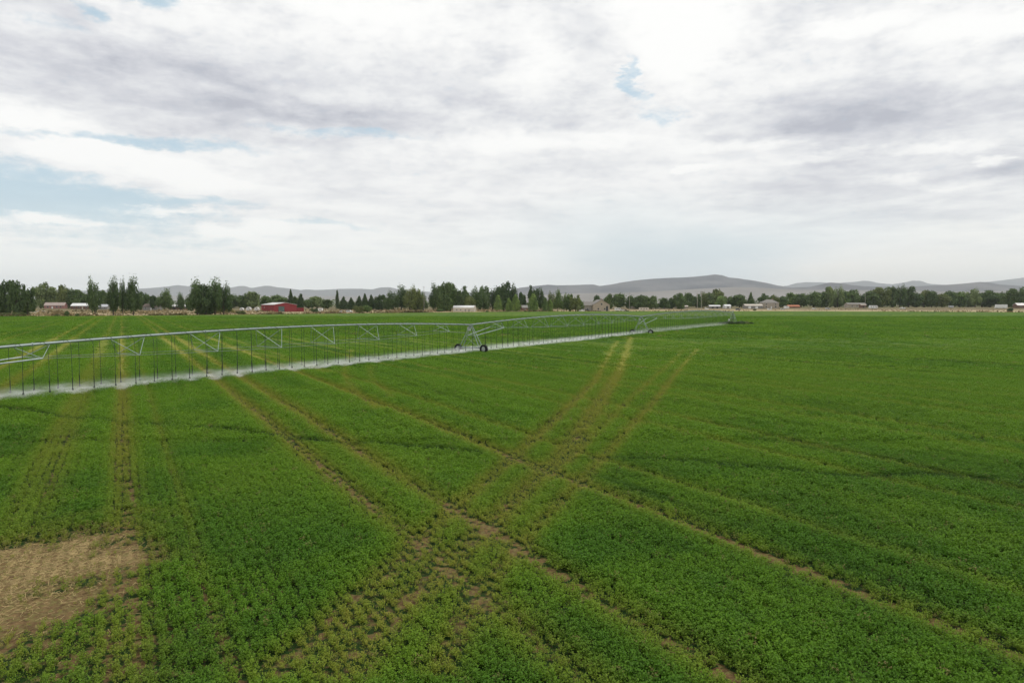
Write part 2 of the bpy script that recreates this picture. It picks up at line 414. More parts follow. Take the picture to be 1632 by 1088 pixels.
def gn_instances(o,coll):
    ng=bpy.data.node_groups.new('plants_on_points','GeometryNodeTree')
    ng.interface.new_socket('Geometry',in_out='INPUT',socket_type='NodeSocketGeometry')
    ng.interface.new_socket('Geometry',in_out='OUTPUT',socket_type='NodeSocketGeometry')
    N=ng.nodes; L=ng.links
    gi=N.new('NodeGroupInput'); go=N.new('NodeGroupOutput')
    ci=N.new('GeometryNodeCollectionInfo'); ci.inputs[0].default_value=coll; ci.inputs[1].default_value=True; ci.inputs[2].default_value=True
    ip=N.new('GeometryNodeInstanceOnPoints'); ip.inputs['Pick Instance'].default_value=True
    a=N.new('GeometryNodeInputNamedAttribute'); a.data_type='FLOAT'; a.inputs[0].default_value='psize'
    b=N.new('GeometryNodeInputNamedAttribute'); b.data_type='FLOAT'; b.inputs[0].default_value='spin'
    cx=N.new('ShaderNodeCombineXYZ')
    rv=N.new('FunctionNodeRandomValue'); rv.data_type='INT'
    rv.inputs[4].default_value=0; rv.inputs[5].default_value=len(coll.objects)-1
    L.new(b.outputs[0],cx.inputs[2])
    L.new(gi.outputs[0],ip.inputs['Points']); L.new(ci.outputs[0],ip.inputs['Instance'])
    L.new(rv.outputs[2],ip.inputs['Instance Index'])
    L.new(cx.outputs[0],ip.inputs['Rotation']); L.new(a.outputs[0],ip.inputs['Scale'])
    L.new(ip.outputs[0],go.inputs[0])
    md=o.modifiers.new('plants','NODES'); md.node_group=ng
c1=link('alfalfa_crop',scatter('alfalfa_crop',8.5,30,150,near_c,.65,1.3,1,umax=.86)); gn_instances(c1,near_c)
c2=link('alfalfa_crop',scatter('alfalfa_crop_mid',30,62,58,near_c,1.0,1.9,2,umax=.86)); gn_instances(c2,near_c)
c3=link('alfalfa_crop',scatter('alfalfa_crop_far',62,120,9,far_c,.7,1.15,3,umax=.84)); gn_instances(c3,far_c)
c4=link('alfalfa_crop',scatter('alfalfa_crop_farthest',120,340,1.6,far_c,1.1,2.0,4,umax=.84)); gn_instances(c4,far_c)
tag(c4,'even green alfalfa between the pivot point and the dry strip','crop',kind='stuff')
tag(c1,'leafy dark green alfalfa in the near part of the field, split by tyre tracks','crop',kind='stuff')
tag(c2,'green alfalfa carpet in the middle distance under the sprinkler line','crop',kind='stuff')
tag(c3,'smooth green alfalfa in the far part of the field','crop',kind='stuff')

# ---- dry straw lying on the bare patch
def straw():
    rg=np.random.default_rng(5); V=[];F=[]
    n=26000; x0,y0=gp(60,930)
    x=rg.normal(x0,1.9,n); y=rg.normal(y0,2.6,n)
    c,yl,lm,s,d=field(x,y); k=(rg.uniform(0,1,n)<s*1.1)|((c<.6)&(rg.uniform(0,1,n)<.09)); x,y=x[k],y[k]
    for a,b in zip(x,y):
        th=rg.normal(.5,1.2); L=rg.uniform(.02,.09); w=.002+.003*rg.random(); z=rg.uniform(.03,.075); dz=rg.uniform(-.02,.03)
        dx,dy=math.cos(th)*L,math.sin(th)*L; ex,ey=-math.sin(th)*w,math.cos(th)*w
        i=len(V); V+=[(a-dx-ex,b-dy-ey,z-dz),(a+dx-ex,b+dy-ey,z+dz),(a+dx+ex,b+dy+ey,z+dz+.003),(a-dx+ex,b-dy+ey,z-dz+.003)]
        F.append((i,i+1,i+2,i+3))
    return np_mesh('dry_straw',np.array(V),np.array(F),None,M['straw_m'])
tag(link('dry_straw',straw()),'pale dry straw scattered over the bare patch of soil','straw',kind='stuff')

# ------------------------------------------------------------------ ground to the horizon
def zg(x,y):
    x=np.asarray(x,float); y=np.asarray(y,float)
    D=np.maximum(y,1.); e=edge_D(816+x/D*FPX)
    return 2.3*sstep(e+30,e+300,D)
def ground():
    Ds=np.concatenate([np.linspace(-60,5,6),np.geomspace(6,330,30),np.geomspace(336,1300,150),np.geomspace(1350,30000,24)])
    u=np.linspace(-1.6,1.6,260)
    Dm=np.maximum(Ds,60.)[:,None]
    X=u[None,:]*Dm*np.ones_like(Ds)[:,None]; Y=Ds[:,None]+0*X
    e=edge_D(816+u*FPX)[None,:]
    band=Y-e
    Z=np.where(Y<e,-.06,0)+np.where(Y>5,2.3*sstep(e+30,e+300,Y),0)
    Z=Z+np.where(band>0,1,0)*(fbm(X*.03,Y*.03,15,4)-.45)*.9*sstep(0,15,band)
    V=np.stack([X,Y,Z],-1).reshape(-1,3); nx=len(u)
    i=np.arange(len(Ds)-1)[:,None]*nx+np.arange(nx-1)[None,:]
    F=np.stack([i,i+1,i+1+nx,i+nx],-1).reshape(-1,4)
    return np_mesh('ground',V,F,{'band':band},None,True)
def ground_mat():
    m,nt,b=new_mat('dry_ground'); N=nt.nodes; L=nt.links
    b.inputs['Roughness'].default_value=.95; b.inputs['Specular IOR Level'].default_value=.05
    tc=N.new('ShaderNodeTexCoord')
    def noise(s,d=5,sx=1,sy=1):
        mp=N.new('ShaderNodeMapping'); mp.inputs['Scale'].default_value=(sx,sy,1); L.new(tc.outputs['Object'],mp.inputs[0])
        n=N.new('ShaderNodeTexNoise'); n.inputs['Scale'].default_value=s; n.inputs['Detail'].default_value=d; L.new(mp.outputs[0],n.inputs['Vector']); return n.outputs['Fac']
    at=N.new('ShaderNodeAttribute'); at.attribute_name='band'
    nz=noise(.06,4)
    ma=N.new('ShaderNodeMath'); ma.operation='MULTIPLY_ADD'; ma.inputs[1].default_value=40; L.new(nz,ma.inputs[0]); L.new(at.outputs['Fac'],ma.inputs[2])
    mr=N.new('ShaderNodeMapRange'); mr.inputs[1].default_value=10; mr.inputs[2].default_value=410; L.new(ma.outputs[0],mr.inputs[0])
    r=N.new('ShaderNodeValToRGB'); e=r.color_ramp.elements
    e[0].position=0; e[0].color=(.16,.14,.055,1); e[1].position=1; e[1].color=(.17,.15,.09,1)
    for p,c in ((.05,(.36,.28,.15)),(.14,(.52,.42,.27)),(.28,(.42,.34,.22)),(.45,(.24,.185,.12)),(.62,(.20,.18,.10)),(.8,(.24,.19,.12))):
        q=e.new(p); q.color=(*c,1)
    L.new(mr.outputs[0],r.inputs[0])
    r2=N.new('ShaderNodeValToRGB'); r2.color_ramp.elements[0].position=.38; r2.color_ramp.elements[0].color=(.5,.55,.45,1)
    r2.color_ramp.elements[1].position=.62; r2.color_ramp.elements[1].color=(1.1,1.08,1.05,1); L.new(noise(.05,7,.5,2),r2.inputs[0])
    mu=N.new('ShaderNodeMix'); mu.data_type='RGBA'; mu.blend_type='MULTIPLY'; mu.inputs[0].default_value=1
    L.new(r.outputs[0],mu.inputs[6]); L.new(r2.outputs[0],mu.inputs[7]); L.new(mu.outputs[2],b.inputs['Base Color'])
    return m
go_=link('ground',ground()); go_.data.materials.append(ground_mat()); tag(go_,kind='structure')

# ------------------------------------------------------------------ hills
def hill_mat(name,c0,c1,noise_scale=.0012):
    m,nt,b=new_mat(name); N=nt.nodes; L=nt.links
    b.inputs['Roughness'].default_value=1; b.inputs['Specular IOR Level'].default_value=0
    tc=N.new('ShaderNodeTexCoord'); n=N.new('ShaderNodeTexNoise'); n.inputs['Scale'].default_value=noise_scale; n.inputs['Detail'].default_value=8
    mp=N.new('ShaderNodeMapping'); mp.inputs['Scale'].default_value=(1,.5,5); L.new(tc.outputs['Object'],mp.inputs[0]); L.new(mp.outputs[0],n.inputs['Vector'])
    r=N.new('ShaderNodeValToRGB'); r.color_ramp.elements[0].position=.38; r.color_ramp.elements[1].position=.62
    r.color_ramp.elements[0].color=(*c0,1); r.color_ramp.elements[1].color=(*c1,1)
    L.new(n.outputs['Fac'],r.inputs[0]); L.new(r.outputs[0],b.inputs['Base Color']); return m
def ridge(name,pts,D,front,back,seed,mt,rough=.16,foot=0.):
    """pts: crest outline as (px,py) seen at distance D; front/back: metres of slope; foot: pale apron share of height"""
    P=np.array(pts,float); n=340
    px=np.linspace(P[0,0],P[-1,0],n); py=np.interp(px,P[:,0],P[:,1])
    X=gx(px,D); Hc=np.maximum(hz(py,D),2.)
    t=np.concatenate([np.linspace(-1,0,26),np.linspace(.06,1,12)])
    T=t[:,None]; XX=X[None,:]*np.ones_like(T)
    prof=np.where(T<0,foot*(1+T)**.9+(1-foot)*(np.clip(1+T*1.25,0,1))**1.7,(1-T)**1.4)
    sp=fbm(XX*(1/(front*.16)),T*2.2+seed,seed,5)
    mod=1-rough*4*np.abs(sp-.5)*np.clip(np.abs(T)*3,0,1)
    Z=prof*Hc[None,:]*mod-3
    Y=D+np.where(T<0,T*front,T*back)+0*XX
    XX=XX*(Y/D)
    V=np.stack([XX,Y,Z],-1).reshape(-1,3)
    i=np.arange(len(t)-1)[:,None]*n+np.arange(n-1)[None,:]
    F=np.stack([i,i+1,i+1+n,i+n],-1).reshape(-1,4)
    o=link(name,np_mesh(name,V,F,None,mt,True)); return tag(o,kind='structure')
MH1=hill_mat('hazed_hill_scrub',(.055,.056,.068),(.135,.128,.130))  # scrub colour tinted grey-blue to stand in for distance haze
MH2=hill_mat('hill_pale_slope',(.19,.172,.155),(.25,.23,.21))
MH3=hill_mat('far_range',(.09,.09,.09),(.14,.135,.13),.0006)
ridge('mountain_range',[(-700,474),(-300,466),(0,463),(100,464),(200,461),(240,459),(272,456),(284,454),(300,456),(320,455),(345,459),(365,459),(380,456),(390,455.5),(402,459),(412,457),(425,455),(432,455.5),(445,458),(462,459.5),(480,462),(491,461),(505,462),(520,461.5),(544,460),(575,460),(595,461),(606,458),(622,457.5),(640,462),(700,466),(760,466),(820,464),(860,466),(900,470)],20000,5000,2500,4,MH3,.22)
ridge('mountain_range',[(1150,470),(1255,455),(1268,451),(1285,449.5),(1310,450),(1330,452),(1345,450),(1362,449),(1375,447),(1385,448),(1398,451),(1420,453),(1440,450),(1452,447),(1466,447.5),(1478,452),(1520,455),(1575,449),(1600,446),(1632,442),(1700,438),(1800,446),(1950,440),(2200,455),(2500,462)],21000,4500,2500,9,MH3,.2)
ridge('hills',[(780,470),(830,458),(850,456),(872,453.5),(890,454.5),(915,454),(945,453),(955,455.5),(975,453),(990,450),(1010,447),(1035,444.5),(1060,443),(1088,442),(1105,441),(1125,439),(1138,437.2),(1150,438.5),(1160,442),(1175,443.5),(1200,447),(1222,451),(1240,455),(1256,457),(1275,461),(1320,466),(1400,474)],12500,4200,2500,14,MH1,.20,.28)
ridge('hills',[(1200,470),(1256,458),(1290,457),(1310,452.5),(1320,450),(1340,451),(1356,454),(1375,456),(1420,457),(1460,456),(1500,454),(1530,452),(1560,449),(1575,450),(1590,453),(1632,456),(1700,460),(1800,452),(2000,458),(2300,468)],10500,3000,2000,21,MH1,.16,.45)
ridge('hills',[(740,478),(800,474),(860,469),(920,467),(1000,466),(1080,462),(1130,459),(1170,457),(1200,458),(1260,461),(1330,462),(1420,462),(1500,464),(1632,463),(1800,468),(2000,476)],9000,3200,1500,27,MH2,.06,.5)
ridge('hills',[(-800,478),(-200,474),(200,471),(420,470.5),(520,471.5),(640,472),(760,474),(860,480)],13000,3500,1500,33,MH2,.05,.5)

# ------------------------------------------------------------------ trees
def tree_mesh(kind,seed,nl=4200):
    rg=np.random.default_rng(seed); lobes=[]
    if kind=='spire':
        k=rg.integers(3,6)
        for i in range(k):
            a=rg.uniform(0,6.28); r=rg.uniform(.05,.26)
            top=rg.uniform(.72,1.0) if i else 1.0
            lobes.append((r*math.cos(a),r*math.sin(a),top*.55,.20+.05*rg.random(),top*.45,1.0))
        for i in range(6):
            a=rg.uniform(0,6.28); lobes.append((.28*math.cos(a),.28*math.sin(a),rg.uniform(.24,.45),.22,.20,.8))
    elif kind=='round':
        for i in range(13):
            a=rg.uniform(0,6.28); r=rg.uniform(.05,.33); z=rg.uniform(.20,.78)
            r*= 1.15 if z<.55 else .7
            lobes.append((r*math.cos(a),r*math.sin(a),z,rg.uniform(.15,.24),rg.uniform(.14,.22),1))
        lobes.append((0,0,.46,.38,.38,2.4))
    elif kind=='broad':
        for i in range(17):
            a=rg.uniform(0,6.28); r=rg.uniform(.1,.36); z=rg.uniform(.12,.80)
            lobes.append((r*math.cos(a),r*math.sin(a),z,rg.uniform(.13,.20),rg.uniform(.13,.2),1))
        lobes.append((0,0,.42,.42,.40,2.4))
    elif kind=='column':
        for i in range(8):
            z=.12+i*.105; lobes.append((rg.normal(0,.03),rg.normal(0,.03),z,.42*(1-.055*i*i/4.5),.12,1))
    elif kind=='conifer':
        for i in range(10):
            z=.10+i*.088; lobes.append((0,0,z,.48*(1-i/10.5),.06,1.4*(1-i/11.)))
    elif kind=='shrub':
        for i in range(9):
            a=rg.uniform(0,6.28); r=rg.uniform(.0,.33)
            lobes.append((r*math.cos(a),r*math.sin(a),rg.uniform(.25,.6),.2,.3,1))
    w=np.array([l[5] for l in lobes]); w=w/w.sum()
    idx=rg.choice(len(lobes),nl,p=w); LB=np.array(lobes)[idx]
    d=rg.normal(0,1,(nl,3)); d/=np.linalg.norm(d,axis=1)[:,None]
    rad=rg.uniform(.25,1,nl)**.45*(1+.12*rg.normal(0,1,nl))
    P=LB[:,:3]+d*rad[:,None]*np.stack([LB[:,3],LB[:,3],LB[:,4]],-1)
    P[:,2]=np.clip(P[:,2],.02,1.03)
    gap=fbm(P[:,0]*7+P[:,2]*3,P[:,2]*9-P[:,1]*6,seed,2)
    k=gap>.26; P=P[k]; d=d[k]; nl=len(P)
    nrm=d+rg.normal(0,.5,(nl,3))+np.array([0,0,.25]); nrm/=np.linalg.norm(nrm,axis=1)[:,None]
    u=np.cross(nrm,rg.normal(0,1,(nl,3))); u/=np.linalg.norm(u,axis=1)[:,None]; v=np.cross(nrm,u)
    s=rg.uniform(.015,.038,nl)[:,None]*(1.3 if kind in('round','broad','shrub') else 1.05)
    V=np.stack([P-u*s,P-v*s*.8,P+u*s,P+v*s*.8],1).reshape(-1,3)
    F=np.arange(nl*4).reshape(-1,4)
    sh=np.clip(fbm(P[:,0]*4+1,P[:,2]*4+P[:,1]*4,seed+3,2)*.9+rg.normal(0,.16,nl)-.0,0,1)
    me=np_mesh(kind+'_crown',V,F,{'shade':sh},LEAFTREE,False,'FACE')
    t=MB(); top=.8 if kind!='shrub' else .5
    t.tube([(0,0,-.03),(.01,0,.15),(0,.01,.4),(0,0,top)],[.045,.032,.022,.006],7)
    for i in range(6):
        a=rg.uniform(0,6.28); z=rg.uniform(.2,.5); r=.26
        t.tube([(0,0,z),(r*.5*math.cos(a),r*.5*math.sin(a),z+.1),(r*math.cos(a),r*math.sin(a),z+.24)],[.014,.009,.003],5)
    return me,t.mesh(kind+'_trunk',M['bark'],True)
PROT={k:[tree_mesh(k,s) for s in sd] for k,sd in dict(spire=(1,2,3,4),round=(11,12,13,14),broad=(21,22,23,24),column=(31,32),conifer=(41,42),shrub=(51,52,53)).items()}
COLR=dict(dark=(.86,.96,.82),deep=(.62,.72,.62),mid=(1.05,1.12,.92),green=(1.3,1.4,1.0),light=(1.9,1.95,1.2),olive=(1.5,1.3,1.05),grey=(1.75,1.6,1.5),brown=(2.4,1.6,1.3),pale=(2.4,2.4,1.9))
tcount=0
def tree(px,top,w,kind,colr,D,label,name=None,group=None,base=None,cat='tree'):
    """px centre column, top row, w width in photo pixels, D metres away"""
    global tcount
    x=gx(px,D); z=float(zg(x,D)) if base is None else base
    h=hz(top,D)-z; wm=w/FPX*D
    pr=PROT[kind][tcount%len(PROT[kind])]; tcount+=1
    nm=name or dict(spire='poplar_tree',round='broadleaf_tree',broad='broadleaf_tree',column='columnar_tree',conifer='conifer_tree',shrub='shrub')[kind]
    e=empty(nm,(x,D,z-.1),random.uniform(0,6.28),label,cat,group)
    wf={'spire':1.0,'round':1.02,'broad':1.0,'column':1.15,'conifer':1.0,'shrub':1.0}[kind]
    for q,n2 in zip(pr,('crown','trunk')):
        if kind=='shrub' and n2=='trunk': n2='stem'
        o=bpy.data.objects.new(n2,q); col.objects.link(o); o.parent=e
        o.scale=(wm*wf*1.16,wm*wf*1.16,h); 
        c=COLR[colr]; j=random.uniform(.88,1.12)
        o.color=(c[0]*j,c[1]*j,c[2]*j,1)
    return e
ORD=['first','second','third','fourth','fifth','sixth','seventh','eighth','ninth','tenth','eleventh','twelfth','thirteenth','fourteenth','fifteenth','sixteenth','seventeenth','eighteenth','nineteenth','twentieth']
LOOK=dict(dark='dark',deep='blackish',mid='mid-green',green='fresh-green',light='pale-green',olive='olive',grey='grey-green',brown='brownish',pale='pale')
KN=dict(spire='spiky poplar',round='round tree',broad='broad tree',column='narrow tree',conifer='conifer',shrub='shrub')
CLUSTERS=[
 ('dark clump at the left edge',380,[(-14,444,26,'broad','dark'),(6,443,26,'broad','dark'),(26,444,25,'broad','dark'),(45,449,20,'broad','dark')]),
 ('hazy row behind the pinkish house',640,[(66,447,24,'broad','grey'),(88,455,26,'broad','grey'),(103,452,24,'round','olive'),(119,458,26,'round','mid'),(136,461,24,'round','mid'),(139,476,12,'round','pale'),(168,461,22,'round','mid'),(198,466,22,'broad','olive')]),
 ('loose row beside the tall poplars',560,[(232,463,18,'broad','dark'),(246,468,14,'round','deep'),(263,458,24,'spire','mid'),(288,465,14,'spire','dark')]),
 ('big clump left of red barn',410,[(315,442,32,'spire','dark'),(328,450,34,'broad','dark'),(343,439,28,'spire','dark'),(357,449,24,'spire','dark')]),
 ('low wood behind the red barn',700,[(372,464,26,'round','mid'),(390,466,26,'broad','mid'),(404,463,28,'round','grey'),(424,470,22,'round','green'),(444,465,34,'round','mid'),(464,459,13,'conifer','deep'),(472,471,16,'round','green'),(480,467,10,'column','deep'),(492,473,18,'round','mid'),(506,470,26,'round','grey'),(522,476,22,'round','mid'),(538,461,6,'column','deep')]),
 ('dark evergreen row in the middle',640,[(548,471,20,'conifer','deep'),(560,473,18,'conifer','deep'),(573,470,20,'conifer','deep'),(582,466,16,'conifer','deep'),(592,468,18,'conifer','deep'),(604,468,20,'broad','deep'),(616,473,16,'round','dark')]),
 ('tall clump left of the white shed',600,[(627,462,20,'spire','dark'),(640,452,24,'spire','dark'),(653,452,24,'spire','olive'),(665,459,22,'broad','olive'),(675,464,18,'spire','dark'),(692,448,16,'spire','dark'),(705,447,28,'broad','mid'),(718,448,28,'round','green'),(735,453,26,'broad','mid'),(748,466,18,'round','olive')]),
 ('dark clump right of the white shed',640,[(757,454,20,'spire','dark'),(770,454,24,'broad','dark'),(785,457,20,'spire','dark'),(802,446,24,'broad','deep'),(818,449,18,'spire','deep'),(832,464,14,'round','deep'),(850,452,18,'broad','deep'),(862,456,12,'spire','dark')]),
 ('young pale row left of grey farmhouse',590,[(794,469,13,'column','light'),(811,474,10,'column','light'),(822,468,14,'column','light'),(850,467,17,'column','light'),(869,473,9,'column','green'),(877,476,8,'column','light')]),
 ('bushy clump touching the grey farmhouse',620,[(880,464,14,'spire','olive'),(889,459,15,'spire','green'),(899,465,13,'spire','green'),(908,467,16,'broad','green'),(917,468,18,'broad','olive'),(924,473,14,'round','mid')]),
 ('row right of the grey farmhouse',760,[(951,468,12,'round','dark'),(970,467,16,'broad','mid'),(987,466,26,'round','mid'),(1006,466,20,'round','dark'),(1022,468,28,'round','mid'),(1038,470,20,'round','mid'),(1058,473,18,'round','dark'),(1071,470,18,'round','dark'),(1083,465,20,'broad','mid')]),
 ('row behind the irrigator pivot',860,[(1096,465,22,'round','mid'),(1109,467,18,'broad','dark'),(1120,463,16,'spire','olive'),(1130,464,24,'round','grey'),(1143,459,26,'round','olive'),(1149,470,20,'round','pale'),(1165,468,18,'round','mid'),(1178,467,24,'round','mid'),(1196,464,16,'conifer','dark'),(1218,466,22,'broad','dark'),(1233,465,16,'round','olive'),(1246,470,18,'round','dark')]),
 ('wood right of the hip-roofed house',900,[(1263,465,26,'round','green'),(1276,466,24,'round','mid'),(1296,459,32,'round','mid'),(1309,463,22,'broad','mid'),(1322,455,20,'broad','grey'),(1334,455,18,'spire','grey'),(1330,471,20,'round','light'),(1346,461,24,'round','green'),(1358,460,26,'round','mid')]),
 ('dense wood behind the lone white pickup',900,[(1374,466,24,'broad','mid'),(1388,457,28,'round','mid'),(1405,456,28,'broad','olive'),(1422,455,28,'round','mid'),(1433,453,18,'spire','dark'),(1447,455,30,'broad','mid'),(1460,466,22,'round','dark')]),
 ('long row left of the white motorhome',920,[(1472,461,22,'broad','olive'),(1484,462,22,'round','mid'),(1500,463,26,'round','olive'),(1513,461,24,'round','mid'),(1528,464,26,'round','green'),(1542,459,24,'broad','grey'),(1553,458,18,'spire','grey'),(1564,464,26,'round','mid'),(1577,461,30,'broad','dark'),(1592,464,26,'round','dark')]),
 ('end row above the motorhome',900,[(1604,461,24,'round','mid'),(1617,458,26,'broad','mid'),(1633,456,28,'broad','dark'),(1655,458,30,'round','dark'),(1680,460,34,'broad','mid')]),
]
def cluster_label(i,n,c,k,phrase):
    pos='leftmost' if i==0 else ('rightmost' if i==n-1 else ORD[i]+' from left')
    s=f"{LOOK[c]} {KN[k]}, {pos} in the {phrase}"
    assert len(s.replace('-',' ').split())<=17 and len(s.split())<=16,s
    return s
for phrase,D,ts in CLUSTERS:
    for i,(px,tp,w,k,c) in enumerate(ts):
        lb=cluster_label(i,len(ts),c,k,phrase)
        tree(px,tp,w,k,c,D+random.uniform(-12,12),lb,group='trees in the '+phrase)
for px,tp,w,lb in ((152,437,20,'dark poplar with a forked ragged top, leftmost of the tall poplars by the houses'),
                (181,437,20,'dense tall poplar on a bare trunk, next to the thin poplar by the houses'),
                (196,441,10,'thin small topped poplar squeezed between two tall ones by the houses'),
                (213,437,25,'widest tall poplar with several spires, last on the right by the houses')):
    tree(px,tp,w,'spire','dark',396+random.uniform(-4,4),lb,group='tall poplars standing before the houses')
# shrubs on the field edge
SHR=[(12,497,18,7,'olive','brown-green shrub mound, leftmost on the dry bank'),(31,495.5,20,9,'olive','larger brown-green shrub mound on the dry bank at left'),
 (108,494,9,'','mid','small round shrub in front of the pink brick house'),(122,499,8,'','mid','dark low shrub at the field edge below the white roofed house'),
 (92,500,9,'','mid','flat low shrub at the field edge below the pink house'),(352,484,20,'','brown','bare brownish shrub at the foot of the big dark clump'),
 (364,490,20,'','brown','wide tan shrub between the clump and the red barn'),(384,493,16,'','olive','low olive shrub just left of the red barn'),
 (700,491,18,'','mid','green shrub at the field edge left of the white shed'),(777,494,6,'','deep','dark tuft alone on the dry bank right of the white shed'),
 (572,484,18,'','olive','light bush before the dark evergreens, left one'),(586,485,18,'','green','light bush before the dark evergreens, right one'),
 (1609,489,9,'','deep','dark upright bush at the field edge near the right side'),(502,489,12,'','dark','dark bush beside the small white trailer'),
 (1203,491.5,6,'','olive','tiny bush on the dry strip right of the pivot')]
for s in SHR:
    px,tp,w,_,c,lb=s
    D=float(edge_D(px))+ (14 if tp>492.5 else 60)
    tree(px,tp,w,'shrub',c,D,lb,cat='shrub',group='shrubs along the field edge')
# weeds round the pivot
for px,tp,w,c,lb,dd in ((1160,510,26,'deep','dark weeds heaped left of the pivot point',0),(1174,508.5,30,'dark','dark weeds heaped round the foot of the pivot point',-2),(1187,510.5,22,'olive','olive weeds just right of the pivot point',0),
                 (1197,511.5,10,'deep','small dark weed tuft standing right of the pivot',1),(1207,514.5,9,'dark','flat weed tuft farthest right of the pivot',0),(1149,512,12,'dark','small weed tuft left of the pivot at the spray end',1)):
    tree(px,tp,w,'shrub',c,203+dd,lb,name='weed_clump',cat='weeds',base=.0,group='weeds round the pivot')
# far wooded belt and dry weeds: uncountable
def stuff_belt():
    rg=np.random.default_rng(77); V=[];F=[];S=[]
    n=26000; px=rg.uniform(-500,2100,n); D=rg.uniform(980,1250,n)
    X=gx(px,D); hgt=(5+9*fbm(px*.03,px*0+1,5,4))*np.where(px>940,1.25,1.0)*np.where(px<600,1.05,1)
    z=2.2+hgt*rg.uniform(0,1,n)**.8
    for a,b,c in zip(X,D,z):
        q=Vector(rg.normal(0,1,3)); q.z=abs(q.z); q.normalize(); u=q.orthogonal().normalized()*rg.uniform(.5,1.3); v=q.cross(u)
        p=Vector((a,b,c)); i=len(V); V+=[tuple(p-u),tuple(p-v),tuple(p+u),tuple(p+v)]; F.append((i,i+1,i+2,i+3))
        S.append(min(1,max(0,rg.normal(.5,.22))))
    return np_mesh('distant_woods',np.array(V),np.array(F),{'shade':np.array(S)},LEAFTREE,False,'FACE')
o=link('distant_woods',stuff_belt()); o.color=(1.2,1.2,1.1,1); tag(o,'low hazy belt of far trees showing between the nearer ones','woods',kind='stuff')
WEED=leaf_mat('dry_weed',(.10,.085,.035),(.40,.31,.17),use_obj=True,transl=.1)
def dry_weeds():
    rg=np.random.default_rng(78); n=30000
    px=rg.uniform(-350,2000,n); e=edge_D(px); off=rg.uniform(0,1,n)**1.8*170+rg.normal(0,1.2,n)+2
    D=e+off; X=gx(px,D); z=zg(X,D)
    cl=fbm(X*.05,D*.05,3,3); s=(.25+1.3*sstep(.42,.75,cl))*rg.uniform(.5,1.2,n)
    k=rg.uniform(0,1,n)<(.25+cl)*np.where(px>880,.35,1); X,D,z,s,cl,off,px=[q[k] for q in (X,D,z,s,cl,off,px)]; s=s*np.where(px>880,.6,1); n=len(X)
    th=rg.uniform(0,np.pi,n); dx=np.cos(th)*s*.8; dy=np.sin(th)*s*.8; lean=rg.normal(0,.3,(n,2))*s[:,None]
    V=np.stack([np.stack([X-dx,D-dy,z-.1],-1),np.stack([X+dx,D+dy,z-.1],-1),np.stack([X+dx*.5+lean[:,0],D+dy*.5+lean[:,1],z+s],-1),np.stack([X-dx*.7+lean[:,0],D-dy*.7+lean[:,1],z+s*.8],-1)],1).reshape(-1,3)
    sh=np.clip(rg.normal(.55,.25,n)-.6*(off<6)+.15*(off>30)-.14*(px<700),0,1)
    return np_mesh('dry_weeds',V,np.arange(n*4).reshape(-1,4),{'shade':sh},WEED,False,'FACE')
tag(link('dry_weeds',dry_weeds()),'tan dry weeds and grass on the strip beyond the field','weeds',kind='stuff')

